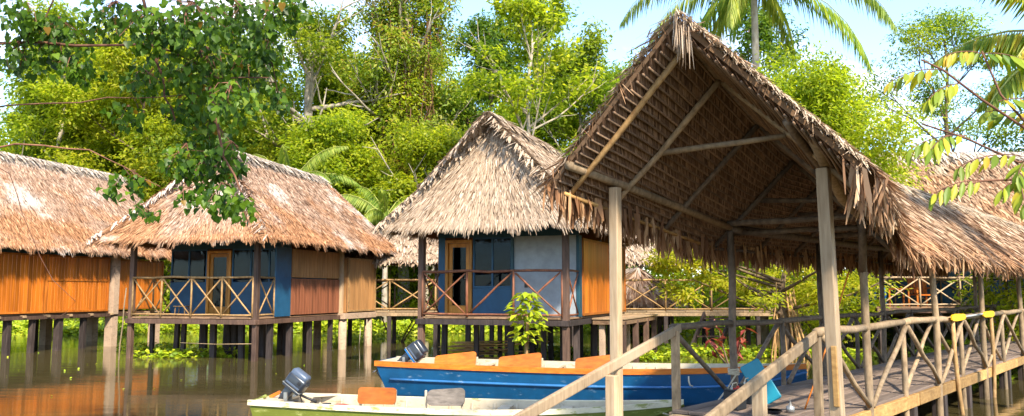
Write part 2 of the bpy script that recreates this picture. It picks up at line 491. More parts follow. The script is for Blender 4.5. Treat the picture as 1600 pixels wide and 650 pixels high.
def beam(name, p, q, w, h, mat, parent, up=(0, 0, 1), bevel=0.008):
    return MB().bar(p, q, w, h, up).build(name, mat, parent, bevel=bevel)

_unit = {}
def piece(name, mat, parent, c, size, ax):
    """a bevel-edged board that shares one unit mesh per material"""
    key = mat.name
    if key not in _unit:
        e = 0.04
        V, F = [], []
        o = MB().box((0, 0, 0), (1, 1, 1))
        # chamfered top edges: inner rectangle on both broad faces
        V = []
        for z in (-0.5, 0.5):
            V += [(-0.5, z * 0.6, -0.5), (0.5, z * 0.6, -0.5), (0.5, z * 0.6, 0.5), (-0.5, z * 0.6, 0.5)]
        for z in (-0.5, 0.5):
            V += [(-0.5 + e, z, -0.498), (0.5 - e, z, -0.498), (0.5 - e, z, 0.498), (-0.5 + e, z, 0.498)]
        F = [(8, 9, 10, 11), (15, 14, 13, 12), (0, 1, 9, 8), (1, 2, 10, 9), (2, 3, 11, 10), (3, 0, 8, 11),
             (5, 4, 12, 13), (6, 5, 13, 14), (7, 6, 14, 15), (4, 7, 15, 12), (0, 4, 5, 1), (1, 5, 6, 2), (2, 6, 7, 3), (3, 7, 4, 0)]
        me = bpy.data.meshes.new("board_unit")
        me.from_pydata(V, [], F); me.update(); me.materials.append(mat)
        _unit[key] = me
    o = bpy.data.objects.new(name, _unit[key])
    COL.objects.link(o)
    X, Y, Z = (Vector(a).normalized() for a in ax)
    mtx = Matrix(((X.x * size[0], Y.x * size[1], Z.x * size[2], c[0]), (X.y * size[0], Y.y * size[1], Z.y * size[2], c[1]),
                  (X.z * size[0], Y.z * size[1], Z.z * size[2], c[2]), (0, 0, 0, 1)))
    o.matrix_basis = mtx
    if parent:
        attach(o, parent)
    return o

# ------------------------------------------------------------------ thatch
NR = np.random.default_rng(11)
def unit(a):
    return a / np.maximum(np.linalg.norm(a, axis=-1, keepdims=True), 1e-9)

class Blades:
    """many dry palm-leaf strips for ONE thatch mesh"""
    def __init__(s):
        s.V, s.F, s.r, s.d, s.n = [], [], [], [], 0
    def put(s, root, dirn, side, nrm, L, w, lift, droop, down, rnd=None):
        N = len(root)
        if N == 0: return
        L = L[:, None]; w = w[:, None]
        mid = root + dirn * L * 0.55 + nrm * (lift[:, None] * 0.6)
        tip = root + dirn * L + nrm * lift[:, None]
        tip[:, 2] -= droop; mid[:, 2] -= droop * 0.25
        V = np.stack([root - side * w * 0.35, root + side * w * 0.35, mid - side * w * 0.5, mid + side * w * 0.5,
                      tip - side * w * 0.16, tip + side * w * 0.10], axis=1)
        b = s.n + np.arange(N)[:, None] * 6
        F = np.concatenate([b + np.array([[0, 1, 3]]), b + np.array([[0, 3, 2]]), b + np.array([[2, 3, 5]]), b + np.array([[2, 5, 4]])], axis=0)
        rr = NR.random(N) if rnd is None else rnd
        s.V.append(V.reshape(-1, 3)); s.F.append(F); s.r.append(np.repeat(rr, 6)); s.d.append(np.repeat(down, 6))
        s.n += N * 6
    def patch(s, RA, RB, EA, EB, course=0.15, gap=0.05, L=0.5, w=0.07, lift=0.05, fringe=0.35, fr_rows=3, v0=0.0, fr_w=1.0, sag=0.0, angle=0.2):
        """shingled courses from a ridge line RA-RB down to an eave line EA-EB, then a ragged fringe"""
        RA, RB, EA, EB = (np.array(p, float) for p in (RA, RB, EA, EB))
        mid_d = (EA + EB) / 2 - (RA + RB) / 2
        slope = np.linalg.norm(mid_d)
        along_mid = unit(((RB - RA) + (EB - EA)))
        nrm = np.cross(along_mid, unit(mid_d)); nrm = nrm / np.linalg.norm(nrm)
        if nrm[2] < 0: nrm = -nrm
        rows = max(2, int(slope / course))
        for i in range(rows + fr_rows):
            v = v0 + (1 - v0) * min(1.0, (i + 0.2) / rows)
            A = RA + (EA - RA) * v; B = RB + (EB - RB) * v
            ln = np.linalg.norm(B - A)
            fr = i >= rows
            N = max(3, int(ln / (gap * (0.8 if fr else 1))))
            t = NR.random(N)
            vj = np.clip(v + NR.normal(0, 0.35 * course / slope, N), 0, 1.0)[:, None]
            a = RA + (EA - RA) * vj; b_ = RB + (EB - RB) * vj
            root = a + (b_ - a) * t[:, None]
            down = unit((EA - RA) + ((EB - RB) - (EA - RA)) * t[:, None])
            side = unit(np.broadcast_to(unit(B - A) if ln > 0.01 else along_mid, root.shape) + 0)
            dirn = unit(down + side * NR.normal(0, angle, N)[:, None])
            tw = NR.normal(0, 0.35, N)[:, None]
            sd = unit(side * np.cos(tw) + nrm * np.sin(tw))
            LL = L * NR.uniform(0.65, 1.25, N); lf = lift * NR.uniform(0.4, 1.6, N)
            root = root + nrm * (0.015 + 0.02 * NR.random(N)[:, None])
            dr = np.zeros(N)
            if fr:
                dirn = unit(dirn + np.array([0, 0, -1.0]) * NR.uniform(0.2, 1.0, N)[:, None])
                LL = fringe * NR.uniform(0.45, 1.25, N)
                clump = 0.75 + 0.5 * np.sin(t * ln * 3.1 + i) * np.sin(t * ln * 7.7)
                LL = LL * clump
                root = root - dirn * 0.08
                lf = lf * 0.4
            s.put(root, dirn, sd, np.broadcast_to(nrm, root.shape), LL, w * NR.uniform(0.6, 1.3, N) * (fr_w if fr else 1), lf, dr, np.full(N, v))
    def line(s, A, B, gap=0.03, L=0.45, w=0.06, updir=None, spread=0.6):
        """bundle of blades laid over a ridge or a rake edge"""
        A, B = np.array(A, float), np.array(B, float)
        ln = np.linalg.norm(B - A); N = int(ln / gap)
        al = unit(B - A)
        hor = unit(np.cross(al, np.array([0, 0, 1.0])))
        t = NR.random(N)[:, None]
        root = A + (B - A) * t + np.array([0, 0, 0.05]) + hor * NR.normal(0, 0.04, N)[:, None]
        sgn = np.where(NR.random(N) > 0.5, 1.0, -1.0)[:, None]
        dirn = unit(hor * sgn + np.array([0, 0, -1.0]) * NR.uniform(0.5, 1.2, N)[:, None] + al * NR.normal(0, spread, N)[:, None])
        nrm = np.broadcast_to(np.array([0, 0, 1.0]), root.shape)
        side = unit(np.cross(dirn, nrm))
        s.put(root, dirn, side, nrm, L * NR.uniform(0.6, 1.3, N), w * NR.uniform(0.6, 1.3, N), np.full(N, 0.02), np.zeros(N), np.full(N, 0.03))
    def hang(s, A, B, gap=0.02, L=0.45, w=0.06, out=(0, 0, 0), jit=0.12, thick=0.05):
        """strips hanging straight down from a line"""
        A, B = np.array(A, float), np.array(B, float)
        ln = np.linalg.norm(B - A); N = int(ln / gap)
        al = unit(B - A); t = NR.random(N)[:, None]
        o = np.array(out, float)
        hor = unit(np.cross(al, np.array([0, 0, 1.0])))
        root = A + (B - A) * t + hor * NR.normal(0, thick, N)[:, None] + np.array([0, 0, 1.0]) * NR.uniform(-0.04, 0.08, N)[:, None]
        dirn = unit(np.array([0, 0, -1.0]) + o + al * NR.normal(0, jit, N)[:, None] + hor * NR.normal(0, jit, N)[:, None])
        yaw = NR.normal(0, 0.7, N)[:, None]
        side = unit(al * np.cos(yaw) + hor * np.sin(yaw))
        tt = t[:, 0] * ln
        LL = L * NR.uniform(0.55, 1.15, N) * (0.85 + 0.25 * np.sin(tt * 4.3) * np.sin(tt * 1.7 + 1))
        s.put(root, dirn, side, np.broadcast_to(hor, root.shape), LL, w * NR.uniform(0.6, 1.4, N), NR.normal(0, 0.02, N), np.zeros(N), np.full(N, 1.0))
    def build(s, name, mat, parent):
        me = fast_mesh(name, np.concatenate(s.V), np.concatenate(s.F), {"rnd": np.concatenate(s.r), "down": np.concatenate(s.d)})
        o = link(name, me, mat, parent)
        o["kind"] = "stuff"
        return o

def slab(mb, RA, RB, EA, EB, th=0.09):
    """solid core below a thatch face"""
    P = [Vector(p) for p in (RA, RB, EB, EA)]
    n = (P[1] - P[0] + P[2] - P[3]).cross(P[3] - P[0])
    n.normalize()
    if n.z < 0: n = -n
    Q = [p - n * th for p in P]
    mb.add(P + Q, [(0, 1, 2, 3), (7, 6, 5, 4), (0, 4, 5, 1), (1, 5, 6, 2), (2, 6, 7, 3), (3, 7, 4, 0)])

# ------------------------------------------------------------------ foliage
class Leaves:
    """many leaves for ONE crown mesh; a leaf is a folded rhombus"""
    def __init__(s, seed):
        s.g = np.random.default_rng(seed); s.V, s.F, s.r, s.n = [], [], [], 0
    def put(s, c, ax, nr, L, W, fold=0.18, rnd=None):
        N = len(c)
        if N == 0: return
        ax = unit(ax); sd = unit(np.cross(ax, nr)); nn = np.cross(sd, ax)
        L = np.broadcast_to(L, (N,))[:, None]; W = np.broadcast_to(W, (N,))[:, None]
        a = c - ax * L * 0.5; t = c + ax * L * 0.5 - nn * L * 0.12
        q = c - ax * L * 0.06
        l_ = q - sd * W * 0.5 + nn * W * fold; r_ = q + sd * W * 0.5 + nn * W * fold
        V = np.stack([a, l_, t, r_], axis=1)
        b = s.n + np.arange(N)[:, None] * 4
        s.V.append(V.reshape(-1, 3)); s.F.append(np.concatenate([b + np.array([[0, 2, 1]]), b + np.array([[0, 3, 2]])], axis=0))
        rr = s.g.random(N) if rnd is None else rnd
        s.r.append(np.repeat(rr, 4)); s.n += 4 * N
    def blob(s, c, rad, N, L, tone=0.0, hollow=0.35, droop=0.35, asp=0.5):
        """leaves through an uneven clump: c centre, rad (rx,ry,rz)"""
        g = s.g
        d = unit(g.normal(0, 1, (N, 3)))
        rr = (hollow + (1 - hollow) * g.random(N) ** 0.6)[:, None]
        lump = 1 + 0.35 * np.sin(d[:, :1] * 5.1 + c[0]) * np.sin(d[:, 1:2] * 4.3 + c[1] * 1.3) + 0.2 * np.sin(d[:, 2:3] * 7.0 + c[2])
        p = np.array(c) + d * rr * lump * np.array(rad)
        ax = unit(d * np.array([1, 1, 0.3]) + g.normal(0, 0.55, (N, 3)) + np.array([0, 0, -droop]))
        nr = unit(np.array([0, 0, 1.0]) + d * 0.55 + g.normal(0, 0.38, (N, 3)))
        s.put(p, ax, nr, L * g.uniform(0.65, 1.3, N), L * asp * g.uniform(0.7, 1.25, N), 0.18, np.clip(g.random(N) * 0.75 + 0.12 + tone, 0, 1))
    def build(s, name, mat, parent=None):
        me = fast_mesh(name, np.concatenate(s.V), np.concatenate(s.F), {"rnd": np.concatenate(s.r)})
        return link(name, me, mat, parent)

# ------------------------------------------------------------------ the setting: ground, water
def shore(x):
    """distance of the far bank in front of the viewer"""
    k = 1 / (1 + math.exp(-(x - 13.5) / 1.6))
    return 46 * (1 - k) + 27 * k + 1.2 * math.sin(x * 0.7) + 0.7 * math.sin(x * 1.9 + 1)

xs = np.concatenate([np.linspace(-700, -60, 20), np.linspace(-55, 55, 90), np.linspace(60, 700, 20)])
ys = np.concatenate([np.linspace(-300, 0, 10), np.linspace(4, 90, 90), np.linspace(100, 1200, 24)])
GX, GY = np.meshgrid(xs, ys)
SH = np.vectorize(shore)(GX)
GZ = np.clip((GY - SH) * 0.16, -1.6, 0.7) + np.where(GY > SH + 2, 0.12 * np.sin(GX * 0.5) * np.sin(GY * 0.4), 0)
GZ = np.where(GY > 110, GZ + (GY - 110) * 0.02, GZ)
V = np.stack([GX, GY, GZ], -1).reshape(-1, 3)
ny, nx = GX.shape
I = (np.arange(ny - 1)[:, None] * nx + np.arange(nx - 1)[None, :]).ravel()
gr = link("ground", fast_mesh("ground", V, np.stack([I, I + 1, I + nx + 1, I + nx], 1), smooth=True), M['ground'])
gr["kind"] = "structure"
wa = link("water", fast_mesh("water", np.array([(-300, -300, 0), (300, -300, 0), (300, 60, 0), (-300, 60, 0)], float), np.array([[0, 1, 2, 3]])), M['water'])
wa["kind"] = "structure"

# ------------------------------------------------------------------ hut builders
def hframe(P0, ang):
    a = Vector((math.sin(R(ang)), math.cos(R(ang)), 0)); r = Vector((math.cos(R(ang)), -math.sin(R(ang)), 0))
    P = Vector((P0[0], P0[1], 0))
    def H(o, s, z):
        return P + r * o + a * s + Vector((0, 0, z))
    return H, a, r

UP = Vector((0, 0, 1))
def plank_wall(parent, p, q, z0, z1, mat, n_out, width=0.14, trim=None, band=None, name="wall_panel", th=0.03):
    """vertical boards between two plan points; n_out points to the weather side"""
    p, q = Vector((p[0], p[1], 0)), Vector((q[0], q[1], 0))
    d = (q - p); L = d.length; d.normalize()
    n_out = Vector(n_out)
    mb = MB()
    mb.box((p + q) / 2 + UP * (z0 + z1) / 2 - n_out * 0.03, (L, 0.03, z1 - z0), (d, n_out, UP))
    w = mb.build(name, M['slab'], parent)
    k = max(2, round(L / width)); pw = L / k
    for i in range(k):
        c = p + d * (pw * (i + 0.5)) + UP * (z0 + z1) / 2 + n_out * RNG.uniform(-0.001, 0.004)
        piece("plank", mat, w, c, (pw - 0.006, th, (z1 - z0) - 0.02), (d, n_out, UP))
    if trim:
        off = n_out * 0.026
        for zz in ([z0 + 0.035, z1 - 0.035] + ([band] if band else [])):
            MB().box((p + q) / 2 + UP * zz + off, (L, 0.03, 0.06), (d, n_out, UP)).build("trim_board", trim, w)
        for e in (p + d * 0.035, q - d * 0.035):
            MB().box(e + UP * (z0 + z1) / 2 + off * 1.15, (0.06, 0.03, z1 - z0), (d, n_out, UP)).build("trim_board", trim, w)
    return w

def railing(parent, p, q, z, h, bays, mat, pattern="X", r=0.035, low=True, name="railing"):
    p, q = Vector((p[0], p[1], z)), Vector((q[0], q[1], z))
    top = pole(name, p + UP * h, q + UP * h, r * 1.15, mat, parent, 0.02)
    if low:
        pole("bottom_rail", p + UP * 0.07, q + UP * 0.07, r * 0.9, mat, top, 0.01)
    for i in range(bays + 1):
        b = p.lerp(q, i / bays)
        pole("rail_post", b, b + UP * (h - 0.01), r, mat, top, 0.008)
    for i in range(bays):
        a, b = p.lerp(q, (i + 0.04) / bays), p.lerp(q, (i + 0.96) / bays)
        pt = pattern[i % len(pattern)]
        if pt in "X/":
            pole("brace", a + UP * 0.08, b + UP * (h - 0.05), r * 0.8, mat, top, 0.012)
        if pt in "X\\":
            pole("brace", a + UP * (h - 0.05), b + UP * 0.08, r * 0.8, mat, top, 0.012)
    return top

def window_pane(parent, p, q, z0, z1, n_out, frame_mat, bars=0, fw=0.05):
    """framed glass: frame is the part, panes its pieces"""
    p, q = Vector((p[0], p[1], 0)), Vector((q[0], q[1], 0))
    d = (q - p); L = d.length; d.normalize(); n_out = Vector(n_out)
    mb = MB()
    for zz in (z0 + fw / 2, z1 - fw / 2):
        mb.box((p + q) / 2 + UP * zz, (L, 0.05, fw), (d, n_out, UP))
    for i in range(bars + 2):
        e = p + d * (fw / 2 + (L - fw) * i / (bars + 1))
        mb.box(e + UP * (z0 + z1) / 2 + n_out * 0.001, (fw, 0.05, z1 - z0 - 2 * fw), (d, n_out, UP))
    f = mb.build("window", frame_mat, parent)
    for i in range(bars + 1):
        a = p + d * (fw + (L - fw) * i / (bars + 1)); b = p + d * ((L - fw) * (i + 1) / (bars + 1))
        MB().box((a + b) / 2 + UP * (z0 + z1) / 2, ((b - a).length, 0.006, z1 - z0 - 2 * fw), (d, n_out, UP)).build("pane", M['glass'], f)
    return f

def door(parent, p, q, z0, z1, n_out, mat):
    p, q = Vector((p[0], p[1], 0)), Vector((q[0], q[1], 0))
    d = (q - p); L = d.length; d.normalize(); n_out = Vector(n_out)
    fr = MB()
    fw = 0.08
    fr.box((p + q) / 2 + UP * (z1 - fw / 2), (L, 0.12, fw), (d, n_out, UP))
    for e in (p + d * fw / 2, q - d * fw / 2):
        fr.box(e + UP * (z0 + z1 - fw) / 2, (fw, 0.12, z1 - z0 - fw), (d, n_out, UP))
    f = fr.build("door", mat, parent)
    a, b = p + d * (fw + 0.005), q - d * (fw + 0.005)
    lw = 0.11
    lf = MB()
    for zz, hh in ((z1 - fw - 0.01 - lw / 2, lw), (z0 + 0.02 + 0.12, 0.24)):
        lf.box((a + b) / 2 + UP * zz - n_out * 0.02, ((b - a).length, 0.045, hh), (d, n_out, UP))
    for e in (a + d * lw / 2, b - d * lw / 2):
        lf.box(e + UP * ((z0 + 0.26 + z1 - fw - lw) / 2) - n_out * 0.02, (lw, 0.044, z1 - fw - lw - z0 - 0.27), (d, n_out, UP))
    lf.build("door_leaf", mat, f)
    MB().box((a + b) / 2 + UP * ((z0 + 0.26 + z1 - fw - lw) / 2) - n_out * 0.02, ((b - a).length - 2 * lw, 0.008, z1 - fw - lw - z0 - 0.27), (d, n_out, UP)).build("pane", M['glass'], f)
    MB().tube([b - d * 0.05 + UP * (z0 + 1.0), b - d * 0.05 + UP * (z0 + 1.0) + n_out * 0.05, b - d * 0.14 + UP * (z0 + 1.0) + n_out * 0.05], 0.011, 6).build("door_handle", M['steel'], f)
    return f

def hut_roof(parent, H, W, L, ov, eave, ridge, sr0, sr1, mat, hood=0.0, course=0.085, gap=0.0165, fringe=0.31, blade=0.25, cap=True):
    """hipped thatch: ridge along the hut, a steep thatched front and back face, a small hood at the front peak"""
    R0, R1 = H(-W / 2, sr0, ridge), H(-W / 2, sr1, ridge)
    Efl, Efr = H(-W - ov, -ov, eave), H(ov, -ov, eave)
    Ebl, Ebr = H(-W - ov, L + ov, eave), H(ov, L + ov, eave)
    mb = MB()
    faces = [(R0, R1, Efr, Ebr), (R0, R1, Efl, Ebl), (R0, R0 + (Efr - Efl) * 0.004, Efl, Efr), (R1, R1 + (Ebr - Ebl) * 0.004, Ebl, Ebr)]
    for f in faces:
        slab(mb, *f)
    rf = mb.build("roof", M['slab'], parent)
    bl = Blades()
    for f in faces:
        bl.patch(*f, course=course, gap=gap, fringe=fringe, L=blade, w=0.025, lift=0.014, angle=0.11)
    Rh = R0
    if hood:
        Rh = H(-W / 2, sr0 - hood, ridge + 0.14)
        for E in (Efl, Efr):
            X = R0.lerp(E, 0.62)
            bl.patch(Rh, R0, X, X + (R0 - Rh) * 0.03, course=course * 0.8, gap=gap * 0.6, fringe=0.3, L=blade * 0.8)
            bl.line(Rh, X, 0.016, 0.40, 0.05)
    if cap:
        rc = Blades()
        rc.line(Rh, R1, 0.006, 0.50, 0.06, spread=0.35); rc.line(Rh, R1, 0.012, 0.30, 0.05)
        rc.build("ridge_cap", M['thatch_pale'], rf)
    else:
        bl.line(Rh, R1, 0.010, 0.55, 0.07)
        bl.line(Rh, R1, 0.018, 0.30, 0.05)
    for e in (Efl, Efr):
        bl.line(R0.lerp(e, 0.02), e, 0.022, 0.35, 0.06)
    bl.line(R1, Ebr, 0.022, 0.35, 0.06)
    bl.build("thatch", mat, rf)
    # hidden structure: wall plates and a few rafters under the eaves
    for (a, b) in ((H(-W, 0, eave + 0.12), H(0, 0, eave + 0.12)), (H(0, 0, eave + 0.16), H(0, L, eave + 0.16)), (H(-W, 0, eave + 0.16), H(-W, L, eave + 0.16))):
        pole("wall_plate", a, b, 0.06, M['dark_pole'], parent)
    return rf

def stilts(parent, pts, ztop, mat, w=0.2, name="stilt"):
    for (x, y, k) in pts:
        lean = Vector((RNG.uniform(-0.04, 0.04), RNG.uniform(-0.03, 0.03), 0))
        ww = w * k * 0.8
        beam(name, Vector((x, y, -1.25)), Vector((x, y, ztop)) + lean, ww, ww * RNG.uniform(0.8, 1.0), mat, parent, up=(0.2, 1, 0), bevel=0.012)

def floor_boards(parent, H, o0, o1, s0, s1, z, mat, along='s', bw=0.22, th=0.05):
    """floor of single boards on joists"""
    k = max(1, round((o1 - o0) / bw)); w = (o1 - o0) / k
    a = (H(0, 1, 0) - H(0, 0, 0)); r = (H(1, 0, 0) - H(0, 0, 0))
    fl = MB().box(H((o0 + o1) / 2, (s0 + s1) / 2, z - th - 0.07), (o1 - o0 - 0.04, s1 - s0 - 0.04, 0.1), (r, a, UP)).build("floor", M['floor'], parent)
    for i in range(k):
        c = H(o0 + w * (i + 0.5), (s0 + s1) / 2, z - th / 2)
        piece("floor_board", mat, fl, c, (w - 0.008, th, s1 - s0), (r, -UP, a))
    return fl

# ------------------------------------------------------------------ hut with pale gable (middle of the view)
H, a, r = hframe((1.33, 20.6), 21)
W3, L3, FZ, EV = 4.05, 6.2, 1.34, 3.62
hut3 = thing("stilt_hut", "middle hut with tall pale thatched gable and grey veranda wall", "hut", (H(-2.3, 3, 0)), "thatched huts on stilts")
floor_boards(hut3, H, -W3, 0.0, 0.0, L3, FZ, M['floor'])
beam("edge_beam", H(-W3 - 0.05, -0.06, FZ - 0.13), H(0.08, -0.06, FZ - 0.13), 0.08, 0.14, M['stilt'], hut3)
beam("edge_beam", H(0.06, 0.0, FZ - 0.13), H(0.06, L3, FZ - 0.13), 0.08, 0.14, M['stilt'], hut3)
for o in (-W3 + 0.05, -0.02):
    beam("corner_post", H(o, 0.06, -1.25), H(o, 0.06, EV + 0.2), 0.16, 0.16, M['stilt_brown'], hut3, up=a, bevel=0.015)
pts = [(*H(o, s, 0)[:2], RNG.uniform(0.8, 1.15)) for s in (1.2, 2.9, 4.6, 6.0) for o in (-3.9, -2.9, -1.9, -1.0, -0.1)]
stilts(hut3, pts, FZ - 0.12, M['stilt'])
vd = 1.15                                                     # veranda depth
nf = -a
wallp = [(-W3, vd), (-3.35, vd)]
z1 = 3.46
# front wall, left to right: blue strip, door, blue screen, pale board
MB().box(H(-3.94, vd, (FZ + z1) / 2), (0.2, 0.06, z1 - FZ), (r, a, UP)).build("wall_board", M['blue_wall'], hut3)
door(hut3, H(-3.82, vd, 0), H(-3.02, vd, 0), FZ + 0.01, 3.40, nf, M['door'])
window_pane(hut3, H(-3.0, vd, 0), H(-1.85, vd, 0), FZ + 0.75, z1, nf, M['blue_wall'], 1)
MB().box(H(-2.425, vd, FZ + 0.37), (1.15, 0.06, 0.74), (r, a, UP)).build("wall_board", M['blue_wall'], hut3)
MB().box(H(-0.93, vd + 0.01, (FZ + z1) / 2), (1.78, 0.06, z1 - FZ), (r, a, UP)).build("pale_wall_board", M['pale_wall'], hut3)
beam("wall_stud", H(-1.83, vd - 0.05, FZ), H(-1.83, vd - 0.05, z1), 0.07, 0.06, M['teal_wall'], hut3, up=a)
beam("wall_stud", H(-0.02, vd, FZ), H(-0.02, vd, z1), 0.09, 0.09, M['teal_wall'], hut3, up=a)
MB().box(H(-W3 / 2, vd, (z1 + EV + 0.2) / 2), (W3, 0.05, EV + 0.2 - z1), (r, a, UP)).build("header_board", M['teal_wall'], hut3)
MB().box(H(-1.45, vd - 0.035, FZ + 0.82), (0.09, 0.02, 0.13), (r, a, UP)).build("socket_plate", M['black_plastic'], hut3)
# side: dark panel by the corner, two groups of orange boards
MB().box(H(0.0, 1.27, (FZ + z1) / 2), (0.05, 0.14, z1 - FZ), (r, a, UP)).build("wall_board", M['teal_wall'], hut3)
plank_wall(hut3, H(0.02, 1.36, 0), H(0.02, 4.2, 0), FZ + 0.02, 3.40, M['plank'], r, 0.15, M['trim'])
plank_wall(hut3, H(0.0, 4.3, 0), H(0.0, L3, 0), FZ + 0.02, 3.40, M['plank_tan'], r, 0.15, M['trim'])
plank_wall(hut3, H(-W3, vd, 0), H(-W3, L3, 0), FZ + 0.02, 3.46, M['plank'], -r, 0.3)
plank_wall(hut3, H(-W3, L3, 0), H(0, L3, 0), FZ + 0.02, 3.46, M['plank'], a, 0.3)
MB().box(H(-W3 / 2, 3.6, 2.4), (W3 - 0.1, 0.04, 2.1), (r, a, UP)).build("inner_wall", M['inner'], hut3)
railing(hut3, H(-W3 + 0.1, 0.0, 0), H(-0.1, 0.0, 0), FZ, 1.17, 3, M['red_wood'], "X/X", 0.034)
railing(hut3, H(-0.02, 0.15, 0), H(-0.02, vd, 0), FZ, 1.17, 1, M['red_wood'], "X", 0.03)
railing(hut3, H(-W3 + 0.03, 0.15, 0), H(-W3 + 0.03, vd, 0), FZ, 1.17, 1, M['red_wood'], "X", 0.03)
hut_roof(hut3, H, W3, L3, 0.85, EV, 6.45, 0.35, L3 - 1.0, M['thatch_tan'], hood=0.55, cap=False)
# side landing of loose boards
land = thing("side_landing", "narrow plank landing along the right side of the hut with pale gable", "landing", H(0.6, 4, 0))
floor_boards(land, H, 0.12, 1.0, 1.9, 6.4, FZ - 0.05, M['rail'], bw=0.28)
for s in (2.1, 3.6, 5.0, 6.2):
    for o in (0.35, 0.92):
        beam("stilt", H(o, s, -1.25), H(o, s, FZ - 0.14), 0.15, 0.15, M['stilt_brown'] if o > 0.5 else M['concrete'], land, up=a, bevel=0.012)

# ------------------------------------------------------------------ hut with rusty roof (left of middle)
H, a, r = hframe((-7.38, 24.1), 16)
W2, L2, FZ, EV = 4.35, 7.4, 1.24, 3.50
hut2 = thing("stilt_hut", "hut left of the middle with rusty orange and white patched thatch and blue veranda", "hut", H(-2.1, 3.7, 0), "thatched huts on stilts")
floor_boards(hut2, H, -W2, 0.0, 0.0, L2, FZ, M['floor'])
beam("edge_beam", H(-W2 - 0.05, -0.06, FZ - 0.13), H(0.08, -0.06, FZ - 0.13), 0.08, 0.14, M['stilt_brown'], hut2)
beam("edge_beam", H(0.06, 0.0, FZ - 0.13), H(0.06, 5.0, FZ - 0.13), 0.08, 0.14, M['stilt_brown'], hut2)
for o in (-W2 + 0.04, -0.02):
    beam("corner_post", H(o, 0.06, -1.25), H(o, 0.06, EV + 0.2), 0.15, 0.15, M['stilt_brown'], hut2, up=a, bevel=0.015)
pts = [(*H(o, s, 0)[:2], RNG.uniform(0.7, 1.1)) for s in (0.9, 2.0, 3.3, 4.6) for o in (-4.2, -3.1, -2.0, -1.0, -0.1)]
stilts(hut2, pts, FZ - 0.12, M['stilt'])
for s in (5.2, 7.2):
    for o in (0.08, -2.0, -4.2):
        MB().tube([H(o, s, -1.25), H(o, s, FZ - 0.2)], [0.15, 0.14], 10).build("concrete_column", M['concrete'], hut2, smooth=True)
beam("edge_beam", H(0.12, 5.0, FZ - 0.1), H(0.12, L2 + 0.1, FZ - 0.1), 0.3, 0.2, M['concrete'], hut2)
vd = 1.85; nf = -a; z1 = 3.34
door(hut2, H(-2.98, vd, 0), H(-2.1, vd, 0), FZ + 0.01, 3.28, nf, M['door'])
for (o0, o1, bars) in ((-W2, -3.0, 1), (-2.08, -0.06, 2)):
    MB().box(H((o0 + o1) / 2, vd, FZ + 0.5), (o1 - o0, 0.06, 1.0), (r, a, UP)).build("wall_board", M['blue_wall'], hut2)
    window_pane(hut2, H(o0, vd, 0), H(o1, vd, 0), FZ + 1.0, z1, nf, M['blue_wall'], bars)
MB().box(H(-W2 / 2, vd, (z1 + EV + 0.2) / 2), (W2, 0.05, EV + 0.2 - z1), (r, a, UP)).build("header_board", M['teal_wall'], hut2)
MB().box(H(0, (1.0 + vd) / 2, (FZ + z1) / 2), (0.05, vd - 1.0, z1 - FZ), (r, a, UP)).build("wall_board", M['blue_wall'], hut2)
plank_wall(hut2, H(0.02, vd + 0.05, 0), H(0.02, 5.0, 0), FZ + 0.02, 2.40, M['plank_red'], r, 0.17)
plank_wall(hut2, H(0.02, vd + 0.05, 0), H(0.02, 5.0, 0), 2.42, 3.32, M['plank_tan'], r, 0.17)
beam("wall_stud", H(0.03, 5.1, FZ), H(0.03, 5.1, 3.5), 0.16, 0.16, M['pale_post'], hut2, up=a)
plank_wall(hut2, H(0.25, 5.2, 0), H(0.25, L2, 0), FZ + 0.04, 3.16, M['plank_tan'], r, 0.13, M['pole'])
MB().box(H(0.1, 5.22, (FZ + 3.16) / 2), (0.28, 0.04, 3.12 - FZ), (r, a, UP)).build("wall_return", M['plank_tan'], hut2)
plank_wall(hut2, H(-W2, vd, 0), H(-W2, L2, 0), FZ + 0.02, 3.40, M['plank'], -r, 0.3)
plank_wall(hut2, H(-W2, L2, 0), H(0.2, L2, 0), FZ + 0.02, 3.40, M['plank_tan'], a, 0.3)
MB().box(H(-W2 / 2, 4.2, 2.3), (W2 - 0.1, 0.04, 2.1), (r, a, UP)).build("inner_wall", M['inner'], hut2)
railing(hut2, H(-W2 + 0.1, 0.0, 0), H(-0.1, 0.0, 0), FZ, 1.17, 4, M['pole'], "X", 0.032)
railing(hut2, H(-0.02, 0.15, 0), H(-0.02, vd, 0), FZ, 1.17, 2, M['pole'], "X", 0.03)
railing(hut2, H(-W2 + 0.03, 0.15, 0), H(-W2 + 0.03, vd, 0), FZ, 1.17, 2, M['pole'], "X", 0.03)
hut_roof(hut2, H, W2, L2, 0.85, EV, 6.35, 1.6, L2 + 0.2, M['thatch_orange'], hood=0.5)
st = thing("stool", "small wooden stool on the blue veranda of the rusty roofed hut", "stool", H(-3.1, 0.8, FZ))
MB().box(H(-3.1, 0.8, FZ + 0.30), (0.42, 0.26, 0.03), (r, a, UP)).build("seat", M['pole'], st, bevel=0.006)
for do, ds in ((-0.16, -0.09), (0.16, -0.09), (-0.16, 0.09), (0.16, 0.09)):
    pole("leg", H(-3.1 + do * 1.15, 0.8 + ds, FZ), H(-3.1 + do, 0.8 + ds, FZ + 0.285), 0.018, M['pole'], st, 0)
# mooring line from the front left post
H2 = H

